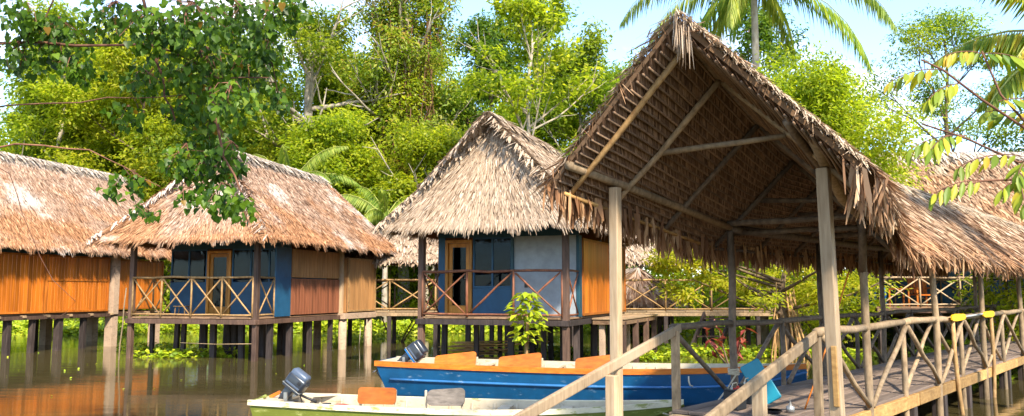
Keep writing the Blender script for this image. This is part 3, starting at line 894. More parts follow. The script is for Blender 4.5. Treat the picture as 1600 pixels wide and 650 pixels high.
# ------------------------------------------------------------------ long plank hut at the left edge
H, a, r = hframe((-17.1, 22.2), 16)
W1, L1, FZ, EV = 5.2, 11.5, 1.26, 3.42
hut1 = thing("stilt_hut", "long hut at the left edge with glossy orange plank wall under pale thatch", "hut", H(-2.6, 5.7, 0), "thatched huts on stilts")
floor_boards(hut1, H, -W1, 0.0, 0.0, L1, FZ, M['floor'], bw=0.4)
beam("edge_beam", H(0.07, 0.0, FZ - 0.12), H(0.07, L1, FZ - 0.12), 0.08, 0.12, M['stilt_brown'], hut1)
pts = [(*H(o, s, 0)[:2], RNG.uniform(0.9, 1.5)) for s in (3.4, 4.5, 5.4, 6.5, 7.6) for o in (-4.2, -2.2, -0.1)]
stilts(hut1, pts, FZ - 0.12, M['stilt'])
for s in (8.9, 11.2):
    for o in (-0.05, -3.0):
        beam("concrete_column", H(o, s, -1.25), H(o, s, FZ - 0.05), 0.32, 0.3, M['concrete'], hut1, up=a)
for j in range(9):
    beam("joist", H(-0.6, 3.0 + j * 0.95, FZ - 0.08), H(0.18, 3.0 + j * 0.95, FZ - 0.08), 0.09, 0.08, M['rail'], hut1)
plank_wall(hut1, H(0.02, 2.0, 0), H(0.02, 5.7, 0), FZ + 0.02, 3.22, M['plank'], r, 0.16, M['trim'])
plank_wall(hut1, H(0.02, 5.75, 0), H(0.02, 8.6, 0), FZ + 0.02, 3.22, M['plank'], r, 0.13, M['trim'], band=2.38)
beam("wall_column", H(0.02, 8.85, FZ - 0.1), H(0.02, 8.85, 3.4), 0.3, 0.28, M['concrete'], hut1, up=a)
plank_wall(hut1, H(0.02, 9.05, 0), H(0.02, L1, 0), FZ + 0.06, 3.18, M['plank'], r, 0.15, M['trim'])
plank_wall(hut1, H(-W1, 0, 0), H(-W1, L1, 0), FZ + 0.02, 3.22, M['plank'], -r, 0.4)
plank_wall(hut1, H(-W1, L1, 0), H(0, L1, 0), FZ + 0.02, 3.22, M['plank'], a, 0.3)
plank_wall(hut1, H(-W1, 2.0, 0), H(0, 2.0, 0), FZ + 0.02, 3.22, M['plank'], -a, 0.3)
MB().box(H(0.0, L1 / 2 + 1, 3.36), (0.04, L1 - 2, 0.26), (r, a, UP)).build("header_board", M['teal_wall'], hut1)
hut_roof(hut1, H, W1, L1, 0.58, EV, 6.75, 1.2, L1 + 0.4, M['thatch_orange'], hood=0.4)

# ------------------------------------------------------------------ covered walkway behind the huts
cw = thing("covered_walkway", "long thatched walkway with braced railings running behind the huts", "walkway", (1, 31.5, 0))
wz = 1.27
for i in range(34):
    x0 = -6.5 + i * 0.72
    piece("floor_board", M['rail'], cw, (x0 + 0.36, 32.0, wz - 0.03), (0.70, 0.06, 1.5), ((1, 0, 0), (0, 0, -1), (0, 1, 0)))
for y in (31.3, 32.7):
    beam("edge_beam", (-6.5, y, wz - 0.13), (18, y, wz - 0.13), 0.08, 0.13, M['rail'], cw)
for i in range(15):
    x = -6.3 + i * 1.72
    for y in (31.35, 32.65):
        beam("stilt", (x, y, -1.4), (x, y, wz - 0.1), 0.15, 0.15, M['stilt'], cw, bevel=0.01)
        if i % 2 == 0 and x < 8:
            pole("roof_post", (x, y, wz), (x, y, 3.3), 0.055, M['dark_pole'], cw)
for k in range(7):
    railing(cw, (-6.3 + k * 3.44, 31.3, 0), (-6.3 + (k + 1) * 3.44, 31.3, 0), wz, 1.14, 2, M['pole'], "X", 0.036)
    if k % 2 == 0:
        railing(cw, (-6.3 + k * 3.44, 32.7, 0), (-6.3 + (k + 1) * 3.44, 32.7, 0), wz, 1.14, 2, M['dark_pole'], "X", 0.034)
mb = MB()
rx0, rx1 = -7.2, 7.6
f1 = ((rx0, 32.8, 4.35), (rx1, 32.8, 4.35), (rx0, 31.0, 3.15), (rx1, 31.0, 3.15))
f2 = ((rx0, 32.8, 4.35), (rx1, 32.8, 4.35), (rx0, 34.6, 3.15), (rx1, 34.6, 3.15))
slab(mb, *f1); slab(mb, *f2)
rf = mb.build("roof", M['slab'], cw)
bl = Blades(); bl.patch(*f1, course=0.14, gap=0.045, fringe=0.4, w=0.08); bl.patch(*f2, course=0.3, gap=0.1, fringe=0.4, w=0.1, fr_rows=2); bl.line(f1[0], f1[1], 0.015, 0.5, 0.08)
bl.build("thatch", M['thatch_tan'], rf)

# steps from the walkway down to the water
stp = thing("plank_stairs", "dark plank stairs leading down from the back walkway to the water", "stairs", (7.1, 30.5, 0))
for x in (6.75, 7.75):
    beam("stringer", (x + 0.4, 31.1, wz - 0.1), (x - 0.6, 29.6, -0.4), 0.08, 0.22, M['stilt'], stp)
for i in range(5):
    t = (i + 0.5) / 5
    c = Vector((7.25 + 0.4 - t, 31.1 - 1.5 * t, wz - 0.12 - 1.55 * t))
    MB().box(c, (1.0, 0.26, 0.045)).build("tread", M['stilt_brown'], stp)

# small low hut behind the walkway
sh = thing("low_hut", "small low thatched hut seen through the railing behind the walkway", "hut", (6.2, 36.5, 0))
mb = MB()
g1 = ((5.6, 37.2, 3.05), (5.6, 41, 3.05), (7.6, 36.6, 1.5), (7.6, 41, 1.5)); g2 = ((5.6, 37.2, 3.05), (5.6, 41, 3.05), (3.6, 36.6, 1.5), (3.6, 41, 1.5))
g3 = ((5.6, 37.2, 3.05), (5.62, 37.2, 3.05), (3.6, 36.6, 1.5), (7.6, 36.6, 1.5))
for g in (g1, g2, g3): slab(mb, *g)
rf = mb.build("roof", M['slab'], sh)
bl = Blades()
for g in (g1, g2, g3): bl.patch(*g, course=0.16, gap=0.06, w=0.1)
bl.build("thatch", M['thatch_orange'], rf)
for x in (4.1, 7.1):
    for y in (37.2, 40.5):
        pole("corner_post", (x, y, -1.2), (x, y, 1.75), 0.08, M['dark_pole'], sh)
MB().box((5.6, 38.9, 1.15), (2.9, 3.2, 1.3)).build("wall", M['stilt_brown'], sh)

# ------------------------------------------------------------------ big house at the right, behind the boardwalk
H, a, r = hframe((22.5, 27.0), 88)
bh = thing("stilt_house", "large house behind the boardwalk roof with long white topped thatched ridge", "house", (17, 31, 0))
FZ = 1.47
x0, x1, y0, y1 = 12.6, 27.0, 29.0, 35.0
for i in range(24):
    w = (x1 - x0) / 24
    piece("floor_board", M['floor'], bh, (x0 + w * (i + 0.5), (y0 + y1) / 2, FZ - 0.03), (w - 0.01, 0.06, y1 - y0), ((1, 0, 0), (0, 0, -1), (0, 1, 0)))
beam("edge_beam", (x0, y0 - 0.05, FZ - 0.14), (x1, y0 - 0.05, FZ - 0.14), 0.1, 0.16, M['stilt_brown'], bh)
for i in range(8):
    for y in (y0 + 0.1, y0 + 3, y1 - 0.1):
        beam("stilt", (x0 + 0.2 + i * 2.0, y, -1.4), (x0 + 0.2 + i * 2.0, y, FZ - 0.1), 0.2, 0.2, M['stilt'], bh)
for i in range(6):
    beam("corner_post", (x0 + 0.15 + i * 2.8, y0 + 0.1, FZ), (x0 + 0.15 + i * 2.8, y0 + 0.1, 3.9), 0.12, 0.12, M['stilt_brown'], bh)
for k in range(5):
    railing(bh, (x0 + 0.15 + k * 2.8, y0, 0), (x0 + 0.15 + (k + 1) * 2.8, y0, 0), FZ, 1.0, 2, M['pale_post'], "X", 0.035)
MB().box(((x0 + x1) / 2, y0 + 2.4, 2.75), (x1 - x0, 0.1, 2.5)).build("wall", M['teal_wall'], bh)
for i, xx in enumerate((14.2, 17.5, 21.5)):
    window_pane(bh, (xx, y0 + 2.33, 0), (xx + 1.5, y0 + 2.33, 0), FZ + 0.9, FZ + 2.1, (0, -1, 0), M['blue_wall'], 1)
mb = MB()
k1 = ((11.6, 31.8, 7.3), (28, 31.8, 7.3), (11.6, 28.1, 3.9), (28, 28.1, 3.9)); k2 = ((11.6, 31.8, 7.3), (28, 31.8, 7.3), (11.6, 36, 3.9), (28, 36, 3.9))
slab(mb, *k1); slab(mb, *k2)
rf = mb.build("roof", M['slab'], bh)
bl = Blades(); bl.patch(*k1, course=0.15, gap=0.045, w=0.08); bl.patch(*k2, course=0.4, gap=0.12, w=0.12, fr_rows=1)
rc = Blades(); rc.line(k1[0], k1[1], 0.005, 0.85, 0.08, spread=0.3); rc.build("ridge_cap", M['thatch_pale'], rf)
bl.build("thatch", M['thatch_brown'], rf)
# chair and drum on its veranda
ch = thing("armchair", "orange slatted wooden armchair on the veranda behind the boardwalk", "chair", (14.55, 29.7, FZ))
def chair(x, y, z, par, s=1.0):
    for dx in (-0.3, 0.3):
        beam("leg", (x + dx, y - 0.28, z), (x + dx, y - 0.28, z + 0.62), 0.06, 0.06, M['orange_wood'], par)
        beam("leg", (x + dx, y + 0.28, z), (x + dx, y + 0.34, z + 1.05), 0.06, 0.06, M['orange_wood'], par)
        MB().box((x + dx, y, z + 0.645), (0.1, 0.72, 0.035)).build("armrest", M['orange_wood'], par)
    MB().box((x, y, z + 0.4), (0.54, 0.56, 0.05)).build("seat", M['orange_wood'], par)
    for i in range(5):
        beam("back_slat", (x - 0.22 + i * 0.11, y + 0.27, z + 0.45), (x - 0.22 + i * 0.11, y + 0.325, z + 0.98), 0.085, 0.025, M['orange_wood'], par, up=(0, 1, 0))
    MB().box((x, y + 0.33, z + 1.0), (0.54, 0.04, 0.07)).build("back_rail", M['orange_wood'], par)
chair(14.55, 29.7, FZ, ch)
tb = thing("side_table", "low orange wooden table beside the slatted armchair", "table", (13.6, 29.6, FZ))
MB().box((13.6, 29.6, FZ + 0.62), (0.8, 0.5, 0.05)).build("table_top", M['orange_wood'], tb)
for dx in (-0.34, 0.34):
    for dy in (-0.2, 0.2):
        beam("leg", (13.6 + dx, 29.6 + dy, FZ), (13.6 + dx, 29.6 + dy, FZ + 0.595), 0.06, 0.06, M['orange_wood'], tb)
dr = thing("drum", "blue plastic drum on the veranda left of the orange table", "drum", (12.95, 29.5, FZ))
MB().tube([(12.95, 29.5, FZ), (12.95, 29.5, FZ + 0.05), (12.95, 29.5, FZ + 0.32), (12.95, 29.5, FZ + 0.36), (12.95, 29.5, FZ + 0.62), (12.95, 29.5, FZ + 0.68)], [0.2, 0.23, 0.23, 0.245, 0.23, 0.19], 16).build("body", M['blue_cowl'], dr, smooth=True)
MB().tube([(12.95, 29.5, FZ + 0.68), (12.95, 29.5, FZ + 0.72)], 0.2, 16).build("lid", M['black_plastic'], dr)

# ------------------------------------------------------------------ boardwalk with its entrance roof
C0 = Vector((2.665, 9.75, 0)); BU = Vector((0.64, 0.768, 0)); BN = Vector((0.768, -0.64, 0))
def B(s, o, z):
    return C0 + BU * s + BN * o + UP * z
DZ, HW = 0.58, 0.865
bw = thing("boardwalk", "grey plank boardwalk with crossed pole railings leading away under a thatched roof", "boardwalk", B(6, 0, 0))
k = 8; w = 2 * HW / k
for i in range(k):
    s = -0.12
    j = 0
    while s < 24:
        ln = (2.2 if (i % 2 == 0 and j == 0) else 3.4)
        e = min(24.0, s + ln)
        piece("deck_board", M['deck'], bw, B((s + e) / 2, -HW + w * (i + 0.5), DZ - 0.022 + RNG.uniform(-0.003, 0.003)), (w - RNG.uniform(0.006, 0.014), 0.044, e - s - 0.01), (BN, -UP, BU))
        s = e; j += 1
for o, m in ((HW + 0.02, M['fascia']), (-HW - 0.02, M['rail'])):
    s = -0.1
    while s < 24:
        beam("edge_beam", B(s, o, DZ - 0.12), B(s + 3.95, o, DZ - 0.12), 0.07, 0.17, m, bw)
        s += 4.0
for s in np.arange(0.2, 24, 1.2):
    beam("cross_joist", B(s, -HW, DZ - 0.16), B(s, HW - 0.02, DZ - 0.16), 0.09, 0.11, M['stilt_brown'], bw)
ST = [0, 1.65, 3.35, 5.1, 6.85, 8.6, 10.6, 12.8, 15.0, 17.4, 19.8, 22.2]
TALL = {1, 3, 5, 7, 9, 11}
RH = 0.97
def ridge_z(s):
    if s < 2.2:
        t = max(0, min(1, (s + 1.95) / 4.15)); t = 1 - (1 - t) ** 1.25
        return 4.58 + (3.78 - 4.58) * t
    return 3.78
def plate_z(s):
    return 2.87 + max(0, 1.7 - s) * 0.125
for side in (1, -1):
    o = side * HW
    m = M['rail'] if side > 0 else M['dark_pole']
    for i, s in enumerate(ST):
        sq = 0.18
        if i in TALL:
            top = plate_z(s) - 0.05
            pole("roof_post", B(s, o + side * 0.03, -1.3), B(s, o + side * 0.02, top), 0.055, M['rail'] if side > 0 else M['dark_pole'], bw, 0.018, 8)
        else:
            if i == 0:
                beam("rail_post", B(s, o, DZ - 0.25), B(s, o, DZ + RH - 0.03), 0.085, 0.085, M['rail'], bw, up=BU)
            else:
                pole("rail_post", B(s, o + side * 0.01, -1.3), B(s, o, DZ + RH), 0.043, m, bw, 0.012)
        if i < 9:
            beam("stilt", B(s + 0.25, o * 0.96, -1.3), B(s + 0.25, o * 0.96, DZ - 0.2), 0.2, 0.16, M['stilt'], bw, up=BU)
    for i in range(len(ST) - 1):
        s0, s1 = ST[i], ST[i + 1]
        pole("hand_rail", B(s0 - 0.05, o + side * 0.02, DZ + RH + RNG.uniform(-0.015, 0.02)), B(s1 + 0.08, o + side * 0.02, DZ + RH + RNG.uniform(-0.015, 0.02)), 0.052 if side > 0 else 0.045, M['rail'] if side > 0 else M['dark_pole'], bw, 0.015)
        # braces: from the head of each short post down to the feet of its neighbours
        if i not in TALL:
            if i > 0 or True:
                pole("brace", B(s0 + 0.06, o + side * 0.05, DZ + RH - 0.05), B(s1 - 0.06, o + side * 0.05, DZ + 0.02), 0.036, m, bw, 0.02)
            if i > 0:
                pole("brace", B(s0 + 0.1, o - side * 0.03, DZ + 0.02), B(s1 - 0.08, o - side * 0.03, DZ + RH - 0.06), 0.034, m, bw, 0.02)
        else:
            pole("brace", B(s1 - 0.06, o + side * 0.05, DZ + RH - 0.05), B(s0 + 0.07, o + side * 0.05, DZ + 0.0), 0.036, m, bw, 0.02)
            if i > 2:
                pole("brace", B(s0 + 0.1, o - side * 0.03, DZ + RH - 0.06), B(s1 - 0.08, o - side * 0.03, DZ + 0.03), 0.034, m, bw, 0.02)
for (s, ds) in ((8.9, 0.25), (6.2, -0.2)):
    pole("prop_pole", B(s, HW + 0.12, -1.0), B(s + ds, HW + 0.07, DZ + RH - 0.02), 0.04, M['pole'], bw, 0.02)

# ramp down from the deck end to the water
rp = thing("landing_ramp", "sloping plank ramp with sawn handrails dropping from the boardwalk end to the water", "ramp", B(-1.5, 0, 0))
sl = 0.238
for side in (1, -1):
    o = side * HW
    beam("handrail", B(0.12, o, DZ + RH + 0.0), B(-3.3, o, DZ + RH - 3.42 * sl), 0.055, 0.115, M['rail'] if side > 0 else M['pale_post'], rp, bevel=0.014)
    for s in ((-1.55, -3.1) if side < 0 else (-1.35, -2.9)):
        beam("rail_post", B(s, o - side * 0.085, -1.0), B(s, o - side * 0.085, DZ + RH + (s - 0.12) * sl - 0.05), 0.12, 0.1, M['pale_post'], rp, up=BU)
    beam("stringer", B(-0.14, o * 0.9, DZ - 0.16), B(-3.4, o * 0.9, DZ - 0.16 - 3.26 * sl), 0.07, 0.18, M['rail'], rp)
for i in range(11):
    s = -0.3 - i * 0.29
    piece("tread", M['rail'], rp, B(s, 0, DZ - 0.05 + (s + 0.14) * sl), (1.6, 0.04, 0.24), (BN, -UP, BU + UP * sl))

# entrance roof + boardwalk roof: one continuous thatch that flares up to the front
er = thing("entrance_roof", "brown thatched gable roof flaring up over the boardwalk on two sawn posts", "roof", B(0, 0, 0))
er["kind"] = "thing"
def stn(s):
    """ridge, left eave, right eave at station s along the boardwalk"""
    t = max(0.0, min(1.0, (s + 1.95) / 3.65))
    ro = 0.36 * (1 - t)
    lo = -1.17 - 0.05 * t
    lz = plate_z(s) - 0.21
    rro = 1.85 + (1.30 - 1.85) * t
    rz = 3.06 + (2.50 - 3.06) * t
    rs = s + 0.85 * (1 - t)
    return B(s, ro, ridge_z(s)), B(s, lo, lz), B(rs, rro, rz)
SR = [-2.08, -1.4, -0.75, -0.1, 0.6, 1.3, 2.0, 3.0, 4.5, 6.5, 9.0, 12.0, 15.5, 19.5, 24.0]
G = [stn(s) for s in SR]
mb = MB()
th = 0.09
for i in range(len(SR) - 1):
    for e in (1, 2):
        slab(mb, G[i][0] + UP * 0.09, G[i + 1][0] + UP * 0.09, G[i][e] + UP * 0.06, G[i + 1][e] + UP * 0.06, 0.05)
core = mb.build("roof", M['slab'], er)
bl = Blades()
for i in range(len(SR) - 1):
    near = SR[i] < 9
    g_ = 0.021 if SR[i] < 3 else (0.028 if near else 0.05)
    for e in (1, 2):
        if e == 1 and SR[i] > 2:
            g_ = 0.08
        A0, A1 = G[i][0] + UP * 0.10, G[i + 1][0] + UP * 0.10
        E0, E1 = G[i][e] + UP * 0.07, G[i + 1][e] + UP * 0.07
        bl.patch(A0, A1, E0, E1, course=0.085 if near else 0.13, gap=g_ * 0.75, L=0.32, w=0.026 if near else 0.05, lift=0.035, fringe=0.34 if e == 2 else 0.3, fr_rows=4, angle=0.28)
    bl.line(G[i][0] + UP * 0.1, G[i + 1][0] + UP * 0.1, 0.008, 0.42, 0.04)
bl.build("thatch", M['thatch_brown'], core)
# shaggy rake edges of the front gable
rk = Blades()
for e in (1, 2):
    A_, E_ = G[0][0] + UP * 0.12, G[0][e] + UP * 0.08
    for kx in range(2 if e == 2 else 1):
        sh_ = -BU * (0.02 - 0.08 * kx)
        rk.line(A_ + sh_, E_ + sh_, 0.007 if e == 2 else 0.012, 0.17 if e == 2 else 0.13, 0.015, spread=0.9)
    rk.hang(A_ + UP * 0.0, E_, 0.035, 0.20, 0.010, jit=0.7, thick=0.06)
tf = Blades(); tf.hang(A_ - BU * 0.06 - UP * 0.02, G[0][0].lerp(G[0][2], 0.09) - BU * 0.06 + UP * 0.05, 0.006, 0.42, 0.018, jit=0.12, thick=0.02); tf.build('apex_tuft', M['thatch_tan'], core)
e0, e1 = G[0][0].lerp(G[0][2], 0.87), G[0][2]
rk.hang(e0 - BU * 0.05, e1 - BU * 0.05, 0.03, 0.42, 0.07, jit=0.12, thick=0.05)
rk.hang(e1 - BU * 0.05, G[3][2], 0.012, 0.36, 0.032, jit=0.2, thick=0.08)
rk.build("rake_thatch", M['thatch_brown'], core)
# leaf fringe hanging below the left eave
fr = Blades()
for i in range(len(SR) - 3):
    fr.hang(G[i][1] + UP * 0.03, G[i + 1][1] + UP * 0.03, 0.007, 0.37, 0.05, jit=0.10)
    if SR[i] > 1:
        fr.hang(G[i][2] + UP * 0.02, G[i + 1][2] + UP * 0.02, 0.025, 0.3, 0.05, jit=0.2)
fr.build("leaf_fringe", M['thatch_fringe'], core)
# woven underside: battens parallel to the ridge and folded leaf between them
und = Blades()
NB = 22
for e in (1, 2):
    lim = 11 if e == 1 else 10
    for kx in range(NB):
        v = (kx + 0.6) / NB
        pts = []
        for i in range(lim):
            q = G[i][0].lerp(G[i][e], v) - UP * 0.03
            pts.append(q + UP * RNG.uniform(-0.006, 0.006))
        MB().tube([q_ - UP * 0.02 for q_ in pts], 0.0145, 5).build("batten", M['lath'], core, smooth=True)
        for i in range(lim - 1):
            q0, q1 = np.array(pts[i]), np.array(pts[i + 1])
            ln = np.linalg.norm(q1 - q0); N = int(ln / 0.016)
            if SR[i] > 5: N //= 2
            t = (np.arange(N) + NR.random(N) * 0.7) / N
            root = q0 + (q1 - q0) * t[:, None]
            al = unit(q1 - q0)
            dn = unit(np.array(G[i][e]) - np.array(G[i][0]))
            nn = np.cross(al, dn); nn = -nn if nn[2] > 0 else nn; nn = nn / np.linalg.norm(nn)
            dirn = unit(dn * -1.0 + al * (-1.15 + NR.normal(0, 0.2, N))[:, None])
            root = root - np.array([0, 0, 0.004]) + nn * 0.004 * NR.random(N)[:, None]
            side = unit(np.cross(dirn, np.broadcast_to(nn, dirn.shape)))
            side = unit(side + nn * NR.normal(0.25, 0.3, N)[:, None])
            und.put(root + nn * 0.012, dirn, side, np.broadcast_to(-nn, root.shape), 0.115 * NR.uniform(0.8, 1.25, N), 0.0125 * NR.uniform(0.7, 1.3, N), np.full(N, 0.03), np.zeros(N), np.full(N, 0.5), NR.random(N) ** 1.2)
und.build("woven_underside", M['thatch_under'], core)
# rafters, plates, ridge pole, ties
RS = [-1.82, -0.98, 0.3, 1.75, 3.2, 4.7, 6.2, 7.8, 9.4, 11.2]
for i, s in enumerate(RS):
    rd, le, re = stn(s)
    m = M['pole'] if i < 2 else M['dark_pole']
    if i == 1: m = M['rail']
    pole("rafter", rd - UP * 0.09, le + (le - rd) * 0.05 - UP * 0.085, 0.037, m, er, 0.012, 8)
    off = 0.34 if i == 0 else 0.05
    pole("rafter", rd - UP * (0.07 + off * 0.1) + BU * off, re + (re - rd) * 0.0 - UP * 0.10 + BU * off, 0.037, M['fascia'] if i == 0 else m, er, 0.012, 8)
lp = [B(-2.12, -0.93, plate_z(-2.12) - 0.02), B(-1.2, -0.92, plate_z(-1.2)), B(0.3, -0.89, plate_z(0.3)), B(1.75, -0.885, plate_z(1.75))]
MB().tube(lp, [0.052, 0.05, 0.047, 0.045], 9).build("wall_plate", M['rail'], er, smooth=True)
MB().tube([B(1.65, -0.885, 2.87), B(5.1, -0.885, 2.87), B(9, -0.885, 2.87), B(13, -0.885, 2.87), B(23, -0.885, 2.87)], 0.06, 8).build("wall_plate", M['dark_pole'], er, smooth=True)
MB().tube([B(-1.3, 1.36, 3.56), B(-0.55, 1.22, 3.33), B(0.5, 1.04, 3.06), B(1.75, 0.9, 2.88)], [0.07, 0.066, 0.06, 0.055], 10).build("wall_plate", M['rail'], er, smooth=True)
MB().tube([B(1.65, 0.885, 2.87), B(5.1, 0.885, 2.87), B(9, 0.885, 2.87), B(13, 0.885, 2.87), B(23, 0.885, 2.87)], 0.06, 8).build("wall_plate", M['dark_pole'], er, smooth=True)
MB().tube([stn(s)[0] - UP * 0.04 for s in (-1.9, -1.2, -0.4, 0.4, 1.2, 2.2, 5, 10, 20)], 0.045, 8).build("ridge_pole", M['dark_pole'], er, smooth=True)
MB().tube([stn(s)[1] - UP * 0.06 + BN * 0.06 for s in (-1.95, -0.6, 0.8, 1.75)], 0.024, 7).build("eave_pole", M['fascia'], er, smooth=True)
MB().tube([stn(s)[1] - UP * 0.06 + BN * 0.06 for s in (1.7, 4, 8, 12)], 0.024, 7).build("eave_pole", M['dark_pole'], er, smooth=True)
for s, z in ((1.6, 2.93), (2.0, 2.83), (5.1, 2.93), (8.6, 2.93)):
    pole("tie_beam", B(s, -1.0, z), B(s, 0.98, z), 0.045, M['dark_pole'], er, 0.01, 8)
def on_slope(s, e, v, dz=-0.11):
    g = stn(s); return g[0].lerp(g[e], v) + UP * dz
pole("collar_tie", on_slope(-0.95, 1, 0.50), on_slope(-0.95, 2, 0.42), 0.036, M['rail'], er, 0.01)
pole("collar_tie", on_slope(1.8, 1, 0.40), on_slope(1.8, 2, 0.40), 0.034, M['dark_pole'], er, 0.01)
pole("collar_tie", on_slope(3.3, 1, 0.45), on_slope(3.3, 2, 0.45), 0.034, M['dark_pole'], er, 0.01)
pole("knee_brace", B(1.7, 0.86, 2.2), on_slope(0.9, 2, 0.75), 0.05, M['dark_pole'], er, 0.01)
pole("side_purlin", on_slope(-1.9, 2, 0.55), on_slope(1.9, 2, 0.62), 0.042, M['dark_pole'], er, 0.01)
# the two sawn posts
beam("front_post", B(-1.22, -0.95, -1.3), B(-1.26, -0.90, 3.17), 0.112, 0.105, M['pale_post'], er, up=BU, bevel=0.012)
beam("front_post", B(-0.52, 1.28, -1.3), B(-0.56, 1.20, 3.27), 0.125, 0.12, M['pale_post'], er, up=BU, bevel=0.012)
pc = B(-0.60, 1.245, 1.35)
beam("nailed_batten", B(-0.605, 1.265, 0.85), B(-0.605, 1.255, 1.45), 0.055, 0.035, M['fascia'], er, up=BU, bevel=0.006)

# ------------------------------------------------------------------ boats
def rounded_board(mb, c, w, h, th, ax, rad=0.06, skew=0.0):
    """board with rounded corners: ax = (along, normal, up)"""
    X, Y, Z = (Vector(v).normalized() for v in ax)
    out = []
    for (cx, cz, a0) in ((w / 2 - rad, h / 2 - rad, 0), (-w / 2 + rad, h / 2 - rad, 90), (-w / 2 + rad, -h / 2 + rad, 180), (w / 2 - rad, -h / 2 + rad, 270)):
        for k in range(4):
            t = R(a0 + k * 30)
            px, pz = cx + rad * math.cos(t), cz + rad * math.sin(t)
            out.append(Vector(c) + X * px + Z * (pz + skew * px * (1 if pz > 0 else 0.2)))
    n = len(out)
    mb.add([p - Y * th / 2 for p in out] + [p + Y * th / 2 for p in out],
           [tuple(range(n - 1, -1, -1)), tuple(range(n, 2 * n))] + [(i, (i + 1) % n, n + (i + 1) % n, n + i) for i in range(n)])

def boat(name, label, stern, bow, beam_w, zg, rake, hull_m, gun_m, in_m, strake_m, bow_rise, gun_h=0.085, far_gun=None):
    S, Bw = Vector((*stern, 0)), Vector((*bow, 0))
    u = (Bw - S); L = u.length; u.normalize()
    n = Vector((-u.y, u.x, 0))                      # away from the viewer when heading right
    t_ = thing(name, label, "boat", S.lerp(Bw, 0.5))
    T = [0, 0.04, 0.12, 0.22, 0.34, 0.46, 0.58, 0.68, 0.77, 0.85, 0.91, 0.96, 1.0]
    hb = lambda t: beam_w / 2 * (0.80 + 0.20 * math.sin(min(1, t / 0.45) * math.pi / 2)) if t < 0.45 else beam_w / 2 * max(0.03, (1 - ((t - 0.45) / 0.55) ** 2.1))
    zs = lambda t: zg + 0.06 * (1 - t) ** 3 + bow_rise * max(0, (t - 0.45) / 0.55) ** 2.2
    zk = lambda t: -0.22 + (0.45 + bow_rise) * max(0, (t - 0.80) / 0.20) ** 2.0
    def sect(t, off=0.0):
        b, z1, z0 = hb(t) - off, zs(t), zk(t) + off
        h = z1 - z0
        r_ = lambda z: u * (-rake * (z1 - z) / h * -1 * (1 if t < 0.2 else 0) * (1 - t / 0.2 if t < 0.2 else 0))
        P = []
        for (fb, fz) in ((1.0, 1.0), (0.965, 0.66), (0.95, 0.60), (0.86, 0.30), (0.70, 0.06), (0.0, 0.0)):
            z = z0 + h * fz
            P.append((fb * b, z))
        ring = [(-q[0], q[1]) for q in P] + [q for q in P[-2::-1]]
        return [S + u * (t * L) + n * q[0] * 1 + UP * q[1] + r_(q[1]) for q in ring]
    def shell(off, T_):
        rings = [sect(t, off) for t in T_]
        k = len(rings[0])
        V = [p for r_ in rings for p in r_]
        F = [(i * k + j, i * k + j + 1, (i + 1) * k + j + 1, (i + 1) * k + j) for i in range(len(T_) - 1) for j in range(k - 1)]
        return rings, V, F, k
    rings, V, F, k = shell(0, T)
    mb = MB(); mb.add(V, F); mb.add(rings[0], [tuple(range(len(rings[0])))])
    hull = mb.build("hull", hull_m, t_)
    rings2, V2, F2, k = shell(0.035, T[:-1])
    V2 = [p + u * (0.05 if i < k else 0) for i, p in enumerate(V2)]
    mb = MB(); mb.add(V2, [tuple(reversed(f)) for f in F2]); mb.add([p + u * 0.05 for p in rings2[0]], [tuple(range(len(rings2[0]) - 1, -1, -1))])
    inner = mb.build("inner_lining", in_m, t_)
    # gunwale: a band round the outside edge with a cap
    for sg in (-1, 1):
        mb = MB()
        pr = None
        for i, t in enumerate(T):
            b = hb(t); e = S + u * (t * L) + n * (sg * b)
            o = n * sg
            q = [e + o * 0.022 + UP * (zs(t) + 0.012), e + o * 0.022 + UP * (zs(t) - gun_h), e + o * 0.002 + UP * (zs(t) - gun_h), e - o * 0.03 + UP * (zs(t) - 0.02), e - o * 0.03 + UP * (zs(t) + 0.012)]
            mb.v.extend([tuple(p) for p in q])
        m_ = 5
        for i in range(len(T) - 1):
            for j in range(m_):
                f = (i * m_ + j, i * m_ + (j + 1) % m_, (i + 1) * m_ + (j + 1) % m_, (i + 1) * m_ + j)
                mb.f.append(f if sg > 0 else tuple(reversed(f)))
        mb.f.append((0, 1, 2, 3, 4)); mb.f.append(tuple((len(T) - 1) * m_ + j for j in range(m_ - 1, -1, -1)))
        mb.build("gunwale", gun_m if sg < 0 or not far_gun else far_gun, t_)
        if strake_m:
            mb = MB()
            pts = []
            for t in T[1:]:
                h = zs(t) - zk(t)
                pts.append(S + u * (t * L) + n * sg * (hb(t) * 0.958 + 0.004) + UP * (zk(t) + h * 0.63))
            mb.tube(pts, 0.026, 6).build("strake", strake_m, t_, smooth=True)
    # ribs and floor
    for i, t in enumerate(np.arange(0.06, 0.9, 0.055)):
        b = hb(t) - 0.03
        for sg in (-1, 1):
            p0 = S + u * (t * L) + n * sg * (b * 0.995 - 0.012) + UP * (zs(t) - 0.04); p1 = S + u * (t * L) + n * sg * (b * 0.86 - 0.012) + UP * 0.05
            beam("rib", p0, p1, 0.035, 0.03, in_m, inner, up=u, bevel=0)
    fl = MB()
    for t0, t1 in zip(T[1:9], T[2:10]):
        w0, w1 = hb(t0) * 0.72, hb(t1) * 0.72
        fl.add([S + u * t0 * L + n * w0 + UP * 0.02, S + u * t0 * L - n * w0 + UP * 0.02, S + u * t1 * L - n * w1 + UP * 0.02, S + u * t1 * L + n * w1 + UP * 0.02], [(0, 1, 2, 3)])
    fl.build("floor", in_m, t_)
    return t_, S, u, n, L, hb, zs

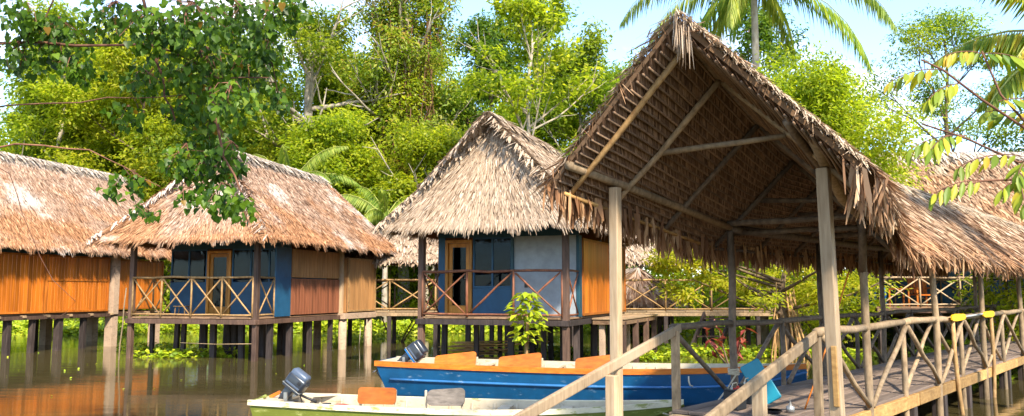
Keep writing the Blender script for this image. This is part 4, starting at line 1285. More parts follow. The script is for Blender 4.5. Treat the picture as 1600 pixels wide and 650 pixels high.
def motor(name, label, base, u, tilt, cowl_m, band_m, top_m, sc=1.0):
    """outboard clamped to a transom; base on the transom top, u towards the bow, tilt forward in degrees"""
    t_ = thing(name, label, "motor", base)
    n = Vector((-u.y, u.x, 0))
    ax = (UP * math.cos(R(tilt)) + u * math.sin(R(tilt))).normalized()      # from leg to powerhead
    fw = ax.cross(n).normalized() * -1
    c = Vector(base)
    def rb(cent, size, nm, m, bev):
        o = MB().box((0, 0, 0), size).build(nm, m, None)
        o.matrix_basis = Matrix(((fw.x, n.x, ax.x, cent.x), (fw.y, n.y, ax.y, cent.y), (fw.z, n.z, ax.z, cent.z), (0, 0, 0, 1)))
        attach(o, t_)
        b = o.modifiers.new("bevel", 'BEVEL'); b.width = bev; b.segments = 3
        for p in o.data.polygons: p.use_smooth = True
        return o
    rb(c + ax * 0.36 * sc, (0.40 * sc, 0.27 * sc, 0.26 * sc), "cowling", cowl_m, 0.06 * sc)
    rb(c + ax * 0.50 * sc - fw * 0.01, (0.35 * sc, 0.245 * sc, 0.14 * sc), "cowling_top", top_m, 0.05 * sc)
    rb(c + ax * 0.215 * sc, (0.38 * sc, 0.25 * sc, 0.05 * sc), "cowling_band", band_m, 0.02 * sc)
    rb(c + ax * 0.08 * sc - fw * 0.03, (0.17 * sc, 0.14 * sc, 0.26 * sc), "midsection", cowl_m, 0.03 * sc)
    rb(c - ax * 0.30 * sc - fw * 0.05, (0.11 * sc, 0.06 * sc, 0.55 * sc), "leg", M['black_cowl'], 0.02 * sc)
    rb(c - ax * 0.52 * sc - fw * 0.07, (0.30 * sc, 0.17 * sc, 0.015 * sc), "cavitation_plate", M['black_cowl'], 0.005 * sc)
    rb(c - ax * 0.62 * sc - fw * 0.05, (0.30 * sc, 0.09 * sc, 0.09 * sc), "gearcase", M['black_cowl'], 0.035 * sc)
    for sg in (-1, 1):
        rb(c + ax * 0.30 * sc + n * sg * 0.136 * sc, (0.30 * sc, 0.004, 0.035 * sc), "side_stripe", M['grey_cowl'], 0.001)
        rb(c + ax * 0.40 * sc + n * sg * 0.136 * sc + fw * 0.09 * sc, (0.07 * sc, 0.006, 0.07 * sc), "air_vent", M['black_plastic'], 0.001)
    rb(c + ax * 0.42 * sc + fw * 0.205 * sc, (0.03 * sc, 0.11 * sc, 0.03 * sc), "pull_grip", M['black_plastic'], 0.008)
    rb(c + ax * 0.245 * sc, (0.405 * sc, 0.275 * sc, 0.008 * sc), "cowl_seam", M['steel'], 0.002)
    MB().tube([c + ax * 0.18 * sc + fw * 0.15 * sc + n * 0.06, c + ax * 0.10 * sc + fw * 0.26 * sc + n * 0.08, c + fw * 0.30 * sc - UP * 0.16 + n * 0.05], 0.009, 6).build("fuel_hose", M['black_plastic'], t_, smooth=True)
    pc_ = c - ax * 0.62 * sc - fw * 0.24 * sc
    mb = MB()
    for k in range(3):
        d = n * math.cos(R(120 * k)) + ax * math.sin(R(120 * k))
        e = d.cross(fw)
        mb.add([pc_ + e * 0.02, pc_ + d * 0.07 + e * 0.05 + fw * 0.02, pc_ + d * 0.11, pc_ + d * 0.07 - e * 0.04 - fw * 0.02, pc_ - e * 0.02],
               [(0, 1, 2, 3, 4), (4, 3, 2, 1, 0)])
    mb.build("propeller", M['steel'], t_)
    for s_ in (-0.11, 0.11):
        mb = MB()
        mb.box(c + n * s_ * sc + u * 0.03 - UP * 0.02, (0.05, 0.035, 0.22), (u, n, UP))
        mb.tube([c + n * s_ * sc + u * 0.05 - UP * 0.05, c + n * s_ * sc + u * 0.16 - UP * 0.05], 0.012, 6)
        mb.build("clamp_bracket", M['steel'], t_)
    MB().tube([c + ax * 0.2 * sc + fw * 0.15 * sc, c + ax * 0.24 * sc + fw * 0.32 * sc, c + ax * 0.30 * sc + fw * 0.52 * sc], [0.02, 0.018, 0.022], 7).build("tiller", M['black_plastic'], t_, smooth=True)
    return t_

bb, S, u, n, L, hb, zs = boat("motor_canoe", "long blue motor canoe with orange gunwale moored before the middle hut", (-2.5, 16.75), (5.2, 14.9), 1.45, 0.60, 0.35, M['blue_hull'], M['orange_wood'], M['cream'], M['blue_strake'], 0.12, 0.085, M['cream'])
for x in (1.35, 2.65, 4.15):
    c = S + u * (x + 0.05) + n * 0.10 + UP * 0.64
    mb = MB(); rounded_board(mb, c, 0.84, 0.29, 0.03, (u, -n * 0.95 + UP * 0.3, UP + n * 0.3), 0.06, 0.13)
    o_ = mb.build("seat_back", M['orange_wood'], bb)
    MB().box(S + u * x + n * 0.0 + UP * 0.30, (0.9, 1.0, 0.035), (u, n, UP)).build("seat", M['cream'], bb)
    beam("seat_bracket", S + u * (x + 0.47) + n * 0.22 + UP * 0.3, S + u * (x + 0.47) + n * 0.2 + UP * 0.72, 0.04, 0.03, M['cream'], bb)
for x in (2.0, 3.4, 5.0, 6.2):
    MB().box(S + u * x + UP * (zs(x / L) - 0.06), (0.16, 2 * hb(x / L) - 0.1, 0.035), (u, n, UP)).build("thwart", M['cream'], bb)
MB().box(S + u * 0.22 + UP * (zs(0) - 0.05), (0.3, 2 * hb(0) - 0.12, 0.03), (u, n, UP)).build("stern_deck", M['cream'], bb)
motor("outboard_motor", "blue and black outboard motor tilted up on the stern of the blue canoe", S + u * 0.38 + UP * 0.62, u, 52, M['black_cowl'], M['blue_cowl'], M['black_cowl'], 0.9)
MB().tube([S + u * 5.9 - n * 0.68 + UP * 0.52, S + u * 5.9 - n * 0.74 + UP * 0.45, S + u * 5.92 - n * 0.75 + UP * 0.38, S + u * 5.97 - n * 0.74 + UP * 0.36], 0.014, 6).build("cleat_rope", M['rope'], bb, smooth=True)

gb, S, u, n, L, hb, zs = boat("motor_canoe", "olive green motor canoe with cream rim in the foreground water", (-3.70, 12.6), (2.35, 11.6), 1.2, 0.38, 0.2, M['green_hull'], M['cream_moss'], M['cream'], M['green_hull'], 0.13, 0.06)
mb = MB(); rounded_board(mb, S + u * 1.72 + n * 0.12 + UP * 0.47, 0.58, 0.24, 0.03, (u, -n * 0.97 + UP * 0.2, UP + n * 0.2), 0.05)
tag(mb.build("seat_back", M['orange_wood'], gb), "orange varnished seat back")
mb = MB(); rounded_board(mb, S + u * 2.76 + n * 0.12 + UP * 0.47, 0.56, 0.24, 0.03, (u, -n * 0.97 + UP * 0.2, UP + n * 0.2), 0.07, 0.08)
tag(mb.build("seat_back", M['grey_wood'], gb), "weathered grey seat back")
for x in (1.72, 2.72):
    MB().box(S + u * x - n * 0.02 + UP * 0.20, (0.62, 0.9, 0.035), (u, n, UP)).build("seat", M['cream'], gb)
    for dx in (-0.27, 0.27):
        beam("seat_bracket", S + u * (x + dx) + n * 0.17 + UP * 0.2, S + u * (x + dx) + n * 0.16 + UP * 0.56, 0.035, 0.03, M['cream'], gb)
MB().box(S + u * 0.2 + UP * (zs(0) - 0.04), (0.34, 2 * hb(0) - 0.1, 0.03), (u, n, UP)).build("stern_deck", M['cream'], gb)
mb = MB(); mb.add([S + u * 0.62 + n * 0.52 + UP * 0.44, S + u * 1.0 + n * 0.54 + UP * 0.44, S + u * 0.62 + n * 0.25 + UP * 0.44, S + u * 0.62 + n * 0.52 + UP * 0.41, S + u * 1.0 + n * 0.54 + UP * 0.41, S + u * 0.62 + n * 0.25 + UP * 0.41], [(0, 2, 1), (3, 4, 5), (0, 1, 4, 3), (1, 2, 5, 4), (2, 0, 3, 5)])
mb.build("corner_knee", M['cream'], gb)
for x in (3.6, 4.5):
    MB().box(S + u * x + UP * (zs(x / L) - 0.08), (0.16, 2 * hb(x / L) - 0.1, 0.035), (u, n, UP)).build("thwart", M['cream'], gb)
motor("outboard_motor", "black outboard motor with grey top tilted up on the green canoe", S + u * 0.36 + UP * 0.43, u, 36, M['black_cowl'], M['black_cowl'], M['grey_cowl'], 0.8)
sw = thing("motor_blade_guard", "small green and orange plates lying at the stern of the green canoe", "tool", S + u * 0.1)
mb = MB(); mb.bar(S + u * 0.06 + n * 0.1 + UP * 0.42, S + u * 0.22 + n * 0.1 + UP * 0.50, 0.05, 0.05); mb.build("orange_plate", M['orange_wood'], sw, bevel=0.01)
mb = MB(); mb.bar(S - u * 0.02 - n * 0.1 + UP * 0.41, S + u * 0.10 - n * 0.1 + UP * 0.47, 0.03, 0.05); mb.build("green_plate", M['green_hull'], sw, bevel=0.01)
hd = thing("red_tool", "small red handled tool lying in the green canoe beside the orange seat back", "tool", S + u * 1.25)
hb_ = S + u * 1.22 - n * 0.02 + UP * 0.33
MB().tube([hb_ - u * 0.14, hb_ - u * 0.06 + UP * 0.02, hb_ + u * 0.06 + UP * 0.02, hb_ + u * 0.16], 0.018, 6).build("handle", M['red_plastic'], hd, smooth=True)
MB().box(hb_ - u * 0.22, (0.12, 0.08, 0.08), (u, n, UP)).build("head", M['black_plastic'], hd, bevel=0.01)
MB().box(hb_ - UP * 0.08 - u * 0.05, (0.5, 0.2, 0.06), (u, n, UP)).build("rest_board", M['cream'], hd)

# ------------------------------------------------------------------ loose things on the deck
def battery(label, c, sx, sy, h, caps):
    b = thing("battery", label, "battery", c)
    MB().box(Vector(c) + UP * h / 2, (sx, sy, h), (BU, BN, UP)).build("case", M['black_plastic'], b, bevel=0.01)
    MB().box(Vector(c) + UP * (h + 0.012), (sx * 0.96, sy * 0.96, 0.024), (BU, BN, UP)).build("lid", M['black_plastic'], b, bevel=0.006)
    for k in (-1, 1):
        MB().tube([Vector(c) + BU * sx * 0.34 * k + UP * (h + 0.024), Vector(c) + BU * sx * 0.34 * k + UP * (h + 0.05)], 0.016, 8).build("terminal", M['red_plastic'] if k == caps else M['steel'], b)
    mb = MB(); mb.tube([Vector(c) + BU * sx * 0.4 + UP * (h + 0.02), Vector(c) + BU * sx * 0.2 + UP * (h + 0.09), Vector(c) - BU * sx * 0.2 + UP * (h + 0.09), Vector(c) - BU * sx * 0.4 + UP * (h + 0.02)], 0.008, 6)
    mb.build("carry_strap", M['rope'], b, smooth=True)
    if caps:
        MB().box(Vector(c) + UP * (h + 0.03) + BN * 0.02, (sx * 0.5, 0.03, 0.014), (BU, BN, UP)).build("warning_strip", M['red_plastic'], b)
battery("black battery with red terminal strip at the foot of a roof post", B(0.42, -0.30, DZ), 0.26, 0.18, 0.22, 1)
battery("plain dark battery behind the red topped one on the deck", B(1.05, -0.42, DZ), 0.26, 0.18, 0.22, 0)
tp = thing("teal_float", "teal plastic float panel leaning on the deck behind the handrail", "float", B(1.3, -0.2, DZ))
mb = MB(); c0_ = B(1.18, -0.14, DZ + 0.012)
upv = (UP * 0.80 - Vector((1, 0, 0)) * 0.42 + Vector((0, 1, 0)) * 0.25).normalized(); xv = Vector((0.93, -0.30, 0.2)); xv = (xv - upv * xv.dot(upv)).normalized()
rounded_board(mb, c0_ + upv * 0.29, 0.27, 0.56, 0.07, (xv, upv.cross(xv), upv), 0.025)
mb.build("panel", M['teal_plastic'], tp, bevel=0.012)
mb = MB(); rounded_board(mb, c0_ + upv * 0.29 + upv.cross(xv) * -0.037 * (1 if upv.cross(xv).y > 0 else -1), 0.20, 0.48, 0.006, (xv, upv.cross(xv), upv), 0.02)
mb.build("inset_face", M['teal_plastic'], tp)
cn = thing("oil_can", "small steel oil can with spout standing on the deck", "can", B(0.55, 0.33, DZ))
q = B(0.55, 0.33, DZ)
MB().tube([q, q + UP * 0.07, q + UP * 0.085, q + UP * 0.12], [0.05, 0.05, 0.02, 0.012], 12).build("body", M['steel'], cn, smooth=True)
MB().tube([q + UP * 0.115, q + UP * 0.17 - BU * 0.01], [0.008, 0.004], 6).build("spout", M['steel'], cn)
pn = thing("shallow_pan", "dark shallow metal pan on the deck near the oil can", "pan", B(0.38, 0.18, DZ))
q = B(0.38, 0.18, DZ)
MB().tube([q + UP * 0.004, q + UP * 0.012, q + UP * 0.04, q + UP * 0.04, q + UP * 0.014], [0.08, 0.10, 0.115, 0.108, 0.09], 18, True).build("dish", M['black_plastic'], pn, smooth=False)
pdl = thing("paddle", "double ended yellow and grey paddle tied along the boardwalk handrail", "paddle", B(7.4, HW, DZ + RH))
oo = HW + 0.10; zz = DZ + RH + 0.02
MB().tube([B(6.1, oo, zz - 0.01), B(8.9, oo, zz + 0.02)], 0.018, 8).build("shaft", M['grey_metal'], pdl, smooth=True)
for (s0, s1) in ((6.75, 5.75), (8.2, 9.2)):
    d = BU * (1 if s1 > s0 else -1)
    c = B((s0 + s1) / 2, oo + 0.012, zz)
    mb = MB()
    prof = [(-0.5, 0.02), (-0.36, 0.05), (-0.1, 0.055), (0.2, 0.06), (0.42, 0.05), (0.5, 0.03)]
    P = [c + d * x + UP * y for x, y in prof] + [c + d * x - UP * y for x, y in reversed(prof)]
    k_ = len(P)
    mb.add([p + BN * 0.012 for p in P] + [p - BN * 0.012 for p in P], [tuple(range(k_)), tuple(range(2 * k_ - 1, k_ - 1, -1))] + [(i, k_ + i, k_ + (i + 1) % k_, (i + 1) % k_) for i in range(k_)])
    mb.build("blade", M['yellow_plastic'], pdl)
cane = pole("fishing_cane", B(0.95, 0.35, DZ), B(1.62, 0.72, 2.25), 0.011, M['twine'], None, 0.02, 6)
tag(cane, "thin orange fishing cane leaning against a roof post", "cane")
rope = MB().tube([B(1.55, -0.80, DZ + 0.30), B(1.50, -0.9, DZ + 0.12), B(1.35, -0.98, DZ - 0.05), B(0.9, -1.15, 0.30), B(0.35, -1.25, 0.45)], 0.012, 6).build("mooring_rope", M['rope'], None, smooth=True)
tag(rope, "mooring rope running from the roof post down to the green canoe", "rope")
coil = thing("rope_lashing", "pale rope lashed round the roof post above the batteries", "rope", B(1.65, -HW, DZ + 0.3))
for k_ in range(4):
    z_ = DZ + 0.29 + k_ * 0.022; cx = B(1.65, -HW - 0.02, 0)
    MB().tube([cx + Vector((math.cos(t), math.sin(t), 0)) * 0.072 + UP * (z_ + 0.004 * math.sin(t * 2 + k_)) for t in np.linspace(0, 2 * math.pi, 13)], 0.011, 6, False).build("rope_turn", M['rope'], coil, smooth=True)

# lumber heap under the middle hut
lp_ = thing("lumber_heap", "heap of loose pale boards lying under the middle hut", "boards", (-0.9, 23.6, 0))
H, a, r = hframe((1.33, 20.6), 21)
rr = random.Random(5)
for k_ in range(9):
    o = -3.6 + k_ * 0.34
    beam("bearer", H(-4.4 + k_ * 0.35, 1.6, 0.02), H(-4.4 + k_ * 0.35, 3.0, 0.02), 0.12, 0.14, M['stilt_brown'], lp_)
for k_ in range(26):
    ang_ = rr.uniform(-25, 25); d = (r * math.cos(R(ang_)) + a * math.sin(R(ang_)))
    c = H(rr.uniform(-4.0, -2.1), rr.uniform(1.7, 2.9), 0.11 + k_ * 0.019)
    beam("board", c - d * rr.uniform(0.5, 0.9) - UP * 0.02, c + d * rr.uniform(0.5, 0.9) + UP * rr.uniform(-0.02, 0.05), rr.uniform(0.14, 0.22), 0.025, M['fascia'] if k_ % 3 else M['plank_tan'], lp_, bevel=0)
# pale mooring stake and hanging lines by the rusty hut
stk = pole("mooring_stake", (-11.55, 24.6, -1.2), (-11.35, 24.6, 2.1), 0.022, M['rail'], None, 0.02)
tag(stk, "thin pale mooring stake beside the front left post of the rusty roofed hut", "stake")
for k_, (x, y) in enumerate(((-5.55, 30.6), (-5.3, 30.6))):
    ln_ = MB().tube([(x, y, 1.15), (x + 0.02, y, 0.5), (x - 0.01, y, 0.0)], 0.014, 5).build("hanging_line", M['rope'], None, smooth=True)
    tag(ln_, ("left" if k_ == 0 else "right") + " one of two ropes hanging into the water beside the concrete columns", "rope", "hanging ropes")
tank = thing("fuel_tank", "small red fuel tank inside the stern of the blue canoe", "tank", (-1.55, 16.5, 0))
MB().box((-1.55, 16.45, 0.36), (0.34, 0.28, 0.30), (Vector((0.97, -0.23, 0)), Vector((0.23, 0.97, 0)), UP)).build("body", M['red_plastic'], tank, bevel=0.03)
MB().tube([(-1.55, 16.45, 0.51), (-1.55, 16.45, 0.56)], 0.035, 10).build("cap", M['black_plastic'], tank)
MB().box((-1.55, 16.45, 0.12), (0.4, 0.3, 0.18), (Vector((0.97, -0.23, 0)), Vector((0.23, 0.97, 0)), UP)).build("rest_board", M['cream'], tank)
drift = MB().tube([(-9.7, 24.6, 0.50), (-8.6, 24.4, 0.47), (-7.35, 24.1, 0.5)], 0.010, 5).build("tie_line", M['rail'], None, smooth=True)
tag(drift, "thin line strung low between the front stilts of the rusty roofed hut", "rope")

# ------------------------------------------------------------------ vegetation
def branch_path(rng, p, d, L, k=4, up=0.15, wob=0.12):
    pts = [Vector(p)]; d = Vector(d).normalized()
    for i in range(k):
        d = (d + Vector((rng.uniform(-wob, wob), rng.uniform(-wob, wob), rng.uniform(-wob, wob) + up * 0.3))).normalized()
        pts.append(pts[-1] + d * (L / k))
    return pts

def tree(label, loc, Ht, cr, base=0.35, limbs=9, leaves=260, L=0.32, leaf='leaf_mid', bark='bark', seed=1, r0=None, flat=0.65, sub=3, lean=(0, 0), tone=0.0, group=None, name="forest_tree", asp=0.5, clump=0.34, droop=0.35, top=True, dense=False, bare=0):
    rng = random.Random(seed)
    t_ = thing(name, label, "tree", loc, group)
    if Ht > 16.5 and not dense:
        leaves = int(leaves * 0.5); clump *= 0.8; sub += 2
    L *= 0.78; leaves = int(leaves * 1.6)
    O = Vector(loc)
    r0 = r0 or Ht * 0.016
    trunk = MB()
    tp_ = []
    k = 8
    for i in range(k + 1):
        f = i / k
        tp_.append(O + Vector((lean[0] * f * Ht + rng.uniform(-1, 1) * Ht * 0.012 * (i > 0), lean[1] * f * Ht + rng.uniform(-1, 1) * Ht * 0.012 * (i > 0), Ht * 0.92 * f - 0.3)))
    trunk.tube(tp_, [r0 * (1.25 if i == 0 else 1 - 0.8 * i / k) for i in range(k + 1)], 8)
    lv = Leaves(seed + 100)
    az = rng.uniform(0, 6.28)
    for i in range(limbs):
        f = base + (0.97 - base) * (i + 0.5) / limbs
        q = f * k; j = min(k - 1, int(q)); p = tp_[j].lerp(tp_[j + 1], q - j)
        az += 2.4 + rng.uniform(-0.4, 0.4)
        rel = (f - base) / (1 - base)
        ln = cr * (1.05 - 0.55 * rel ** 1.5) * rng.uniform(0.7, 1.1)
        el = R(rng.uniform(12, 38) + 30 * rel)
        d = Vector((math.cos(az) * math.cos(el), math.sin(az) * math.cos(el), math.sin(el)))
        pts = branch_path(rng, p, d, ln)
        rl = r0 * (0.42 - 0.25 * rel)
        trunk.tube(pts, [rl, rl * 0.8, rl * 0.6, rl * 0.4, rl * 0.2], 5, False)
        ends = [pts[-1]]
        for s_ in range(sub):
            b0 = pts[1 + s_ % 3]
            d2 = (d + Vector((rng.uniform(-1, 1), rng.uniform(-1, 1), rng.uniform(-0.3, 0.6))) * 0.9).normalized()
            p2 = branch_path(rng, b0, d2, ln * rng.uniform(0.35, 0.6), 3)
            trunk.tube(p2, [rl * 0.5, rl * 0.35, rl * 0.25, rl * 0.12], 4, False)
            ends.append(p2[-1])
        for e in ends:
            c_r = cr * clump * rng.uniform(0.7, 1.25)
            tn = tone + rng.uniform(-0.2, 0.2)
            lv.blob(tuple(e), (c_r, c_r, c_r * flat), int(leaves * rng.uniform(0.7, 1.3)), L, tn, 0.25, droop, asp)
    for i in range(bare):
        f = rng.uniform(max(0.3, base - 0.05), 0.85); q = f * k; j = min(k - 1, int(q)); p = tp_[j].lerp(tp_[j + 1], q - j)
        a_ = rng.uniform(-2.9, -0.2); e_ = R(rng.uniform(5, 55))
        d = Vector((math.cos(a_) * math.cos(e_), math.sin(a_) * math.cos(e_) * 0.8, math.sin(e_)))
        pts = branch_path(rng, p, d, cr * rng.uniform(0.9, 1.35), 6, 0.3, 0.22)
        rl = r0 * 0.34
        trunk.tube(pts, [rl * (1 - 0.14 * m_) for m_ in range(7)], 5, False)
        for b_ in pts[2:6]:
            d2 = (d + Vector((rng.uniform(-1, 1), rng.uniform(-0.6, 0.6), rng.uniform(-0.4, 1)))).normalized()
            trunk.tube(branch_path(rng, b_, d2, cr * rng.uniform(0.2, 0.45), 3, 0.2, 0.2), [rl * 0.4, rl * 0.3, rl * 0.2, rl * 0.1], 4, False)
    if top:
        lv.blob(tuple(tp_[-1] + UP * 0.2), (cr * clump, cr * clump, cr * clump * flat), leaves, L, tone, 0.25, droop, asp)
    trunk.build("trunk", M[bark], t_, smooth=True)
    cw_ = lv.build("crown", M[leaf], t_)
    return t_, tp_

def palm(label, loc, Ht, nf, fl, seed, leaflet=0.55, leaf='leaf_palm', r0=0.13, droop=1.0, lean=(0, 0), up=55):
    rng = random.Random(seed)
    t_ = thing("palm_tree", label, "palm", loc)
    O = Vector(loc)
    tp_ = [O + Vector((lean[0] * f * f * Ht, lean[1] * f * f * Ht, Ht * f - 0.3 * (1 - f))) for f in np.linspace(0, 1, 8)]
    MB().tube(tp_, [r0 * (1.3 - 0.5 * i / 7) for i in range(8)], 9).build("trunk", M['bark_pale'], t_, smooth=True)
    g = np.random.default_rng(seed)
    for i in range(nf):
        az = i * 2.4 + rng.uniform(-0.25, 0.25)
        el = R(up * (1 - i / nf * 1.15) + rng.uniform(-8, 8))
        d = Vector((math.cos(az) * math.cos(el), math.sin(az) * math.cos(el), math.sin(el)))
        hor = Vector((math.cos(az), math.sin(az), 0))
        pts = [tp_[-1] + UP * 0.1]
        K = 12; L_ = fl * rng.uniform(0.85, 1.1)
        for j in range(K):
            pts.append(pts[-1] + d * (L_ / K))
            d = (d - UP * (0.055 + 0.012 * j) * droop).normalized()
        lv = Leaves(seed * 100 + i)
        P = np.array([tuple(p) for p in pts])
        tt = np.repeat(np.linspace(0.10, 0.99, 60), 2)
        sg = np.tile([1.0, -1.0], 60)
        idx = tt * K; j0 = np.minimum(K - 1, idx.astype(int)); fr_ = (idx - j0)[:, None]
        c = P[j0] * (1 - fr_) + P[j0 + 1] * fr_
        dd = unit(P[j0 + 1] - P[j0])
        sd = unit(np.cross(dd, np.array([0, 0, 1.0]))) * sg[:, None]
        ll = leaflet * (np.sin(np.pi * np.clip(tt * 0.88 + 0.10, 0, 1)) ** 0.6) * g.uniform(0.85, 1.15, len(tt))
        axd = unit(sd * 0.7 + dd * 0.55 + np.array([0, 0, -1.0]) * (1.2 * droop) + g.normal(0, 0.07, sd.shape))
        nr = unit(np.cross(axd, dd) * sg[:, None] + 1e-6)
        nr = np.where(nr[:, 2:3] < 0, -nr, nr)
        lv.put(c + axd * ll[:, None] * 0.5, axd, nr, ll, 0.055 + 0 * ll, 0.1)
        rc = MB().tube(pts[::2] + [pts[-1]], [0.03 * (1 - 0.12 * q) for q in range(len(pts[::2]) + 1)], 5, False).build("frond", M['leaf_palm_rib'], t_, smooth=True)
        o = lv.build("leaflets", M[leaf], rc)
    return t_
M['leaf_palm_rib'] = paint('palm_rib', (0.30, 0.32, 0.07), 0.6)

# far wood that reads as one mass, and the undergrowth along the bank
lv = Leaves(5)
rng = random.Random(12)
for i in range(95):
    x = rng.uniform(-75, 75); y = rng.uniform(72, 98)
    hgt = (13 if x < 4 else 9) + 4 * math.sin(x * 0.13 + 1) + rng.uniform(-2, 2)
    if 4 < x < 36: hgt -= 1.5
    for z in np.arange(1.5, hgt, 3.2):
        lv.blob((x + rng.uniform(-1.5, 1.5), y, z), (3.6, 3.0, 2.4), 300, 0.62, rng.uniform(-0.15, 0.15))
o = lv.build("distant_forest", M['leaf_mid'])
tag(o, "mass of green forest filling the distance behind the huts", "forest", kind="stuff")
lv = Leaves(6)
for i in range(120):
    x = rng.uniform(-34, 34)
    y = shore(x) + rng.uniform(-0.5, 9)
    h_ = rng.uniform(0.8, 2.2) + (y - shore(x)) * 0.28
    lv.blob((x, y, h_ * 0.55), (rng.uniform(1.1, 2.0), 1.2, h_ * 0.75), 420, 0.27, rng.uniform(-0.1, 0.25))
o = lv.build("undergrowth", M['leaf_lime'])
tag(o, "bright lime undergrowth along the far bank behind the stilts", "undergrowth", kind="stuff")
lv = Leaves(66)
for i in range(90):
    x = rng.uniform(-36, 36)
    y = shore(x) + rng.uniform(5, 13)
    h_ = rng.uniform(3.0, 6.5)
    for z in np.arange(1.0, h_, 1.5):
        lv.blob((x + rng.uniform(-0.6, 0.6), y + rng.uniform(-0.6, 0.6), z), (1.7, 1.4, 1.1), 230, 0.32, rng.uniform(-0.2, 0.1))
o = lv.build("thicket", M['leaf_mid'])
tag(o, "dense green thicket of shrubs between the bank and the tall trees", "thicket", kind="stuff")

# floating plants
g = np.random.default_rng(3)
def floaters(lv, c, rx, ry, N, L=0.16, h=0.10):
    th = g.random(N) * 6.283; rr_ = np.sqrt(g.random(N))
    p = np.stack([c[0] + rx * rr_ * np.cos(th) + 0.3 * np.sin(rr_ * 9 + th * 3), c[1] + ry * rr_ * np.sin(th), g.random(N) ** 2 * h + 0.015], 1)
    ax = unit(g.normal(0, 1, (N, 3)) * np.array([1, 1, 0.3]) + np.array([0, 0, 0.25]))
    nr = unit(np.array([0, -0.35, 0.8]) + g.normal(0, 0.5, (N, 3)))
    lv.put(p, ax, nr, L * g.uniform(0.6, 1.3, N), L * 0.7 * g.uniform(0.7, 1.2, N), 0.12)
lv = Leaves(9)
for i in range(92):
    x = -30 + i * 0.66; y = min(shore(x) - rng.uniform(0.2, 6.0), 45)
    floaters(lv, (x, y), rng.uniform(1.2, 2.4), rng.uniform(0.5, 1.2), 360, 0.24, 0.45)
for (x, y, rx, ry, N) in ((5.6, 27.2, 1.9, 1.6, 1500), (7.6, 26.4, 1.7, 1.2, 1100), (9.5, 25.6, 1.2, 0.9, 700), (3.9, 24.6, 0.7, 0.5, 300), (-10.3, 25.6, 1.0, 0.35, 380), (-9.2, 26.0, 0.7, 0.25, 200), (1.6, 26.8, 1.5, 0.6, 500), (-12.2, 29, 1.2, 0.4, 250), (13, 22.5, 1.4, 0.8, 600), (10.5, 19.5, 0.9, 0.6, 350), (-6.0, 36, 2.5, 0.8, 500)):
    floaters(lv, (x, y), rx, ry, N, 0.16, 0.24)
for i in range(80):
    floaters(lv, (rng.uniform(-16, 6), rng.uniform(11, 30)), 0.25, 0.2, 1, 0.07, 0.004)
o = lv.build("floating_plants", M['leaf_float'])
tag(o, "mats of bright lime floating plants on the brown water", "water plants", kind="stuff")

# tall trees one can tell apart
tree("tall vine-hung tree at the top middle with reddish dead creepers", (-6.8, 52, 0.3), 23, 5.4, 0.34, 14, 300, 0.36, 'leaf_rust', 'bark_pale', 21, 0.40, sub=4, bare=7)
tree("pale limbed tree forking left of the vine-hung giant", (-12.6, 50, 0.3), 20, 5.2, 0.42, 9, 170, 0.36, 'leaf_mid', 'bark_pale', 22, 0.55, sub=4, bare=7)
tree("slender white trunked tree rising right of the middle hut's ridge", (0.95, 41, 0.3), 17.5, 3.8, 0.55, 8, 110, 0.40, 'leaf_lime', 'bark_pale', 23, 0.19, bare=5, sub=2, asp=0.55)
tree("yellow-green tree just left of the middle hut's peak", (-4.6, 45, 0.3), 10.0, 3.9, 0.25, 11, 330, 0.33, 'leaf_lime', 'bark_pale', 24, 0.22, bare=4)
tree("broad yellow-green tree behind the rusty roofed hut", (-10.2, 46, 0.3), 10.8, 4.6, 0.25, 12, 330, 0.34, 'leaf_lime', 'bark', 25, 0.25)
tree("tall mid-green tree between the middle hut and the entrance roof", (4.0, 50, 0.3), 17, 4.4, 0.30, 11, 240, 0.36, 'leaf_mid', 'bark_pale', 26, 0.25, bare=6)
tree("sparse high tree with thin pale branches left of the entrance gable", (7.2, 46, 0.3), 15.0, 3.6, 0.45, 8, 110, 0.36, 'leaf_lime', 'bark_pale', 27, 0.16, sub=3, bare=5)
tree("round lime tree low beside the entrance gable's left edge", (5.4, 41, 0.3), 9.5, 3.4, 0.2, 10, 300, 0.32, 'leaf_lime', 'bark', 28, 0.18)
tree("leftmost tall yellow-green tree above the orange plank hut", (-27.5, 50, 0.3), 18.5, 5.2, 0.22, 12, 330, 0.36, 'leaf_lime', 'bark_pale', 29, 0.25, dense=True)
tree("bright tree above the middle of the plank hut's ridge", (-21.5, 48, 0.3), 17, 4.8, 0.22, 12, 330, 0.34, 'leaf_lime', 'bark', 30, 0.22, dense=True)
tree("thin pale trunk tree behind the hanging vine of leaves", (-16.8, 46, 0.3), 15.5, 3.8, 0.40, 9, 220, 0.34, 'leaf_mid', 'bark_pale', 31, 0.16)
tree("deep green tree filling the gap behind the hanging leaves", (-18.5, 58, 0.3), 20, 5.8, 0.25, 12, 280, 0.4, 'leaf_mid', 'bark', 32, 0.3, dense=True)
tree("tall green tree far left behind the plank hut's lime trees", (-33, 60, 0.3), 20, 6, 0.25, 12, 280, 0.4, 'leaf_mid', 'bark', 44, 0.3, dense=True)
tree("tall yellowish tree far left between two nearer lime trees", (-25.5, 62, 0.3), 20, 6, 0.25, 12, 280, 0.4, 'leaf_lime', 'bark', 45, 0.3, dense=True)
tree("dark green tree behind the vine-hung giant's right side", (-1.5, 57, 0.3), 22, 5.0, 0.28, 13, 270, 0.4, 'leaf_deep', 'bark', 33, 0.32)
tree("dark green tree behind the vine-hung giant's left side", (-9.5, 60, 0.3), 19, 5.2, 0.28, 12, 260, 0.4, 'leaf_deep', 'bark', 34, 0.32)
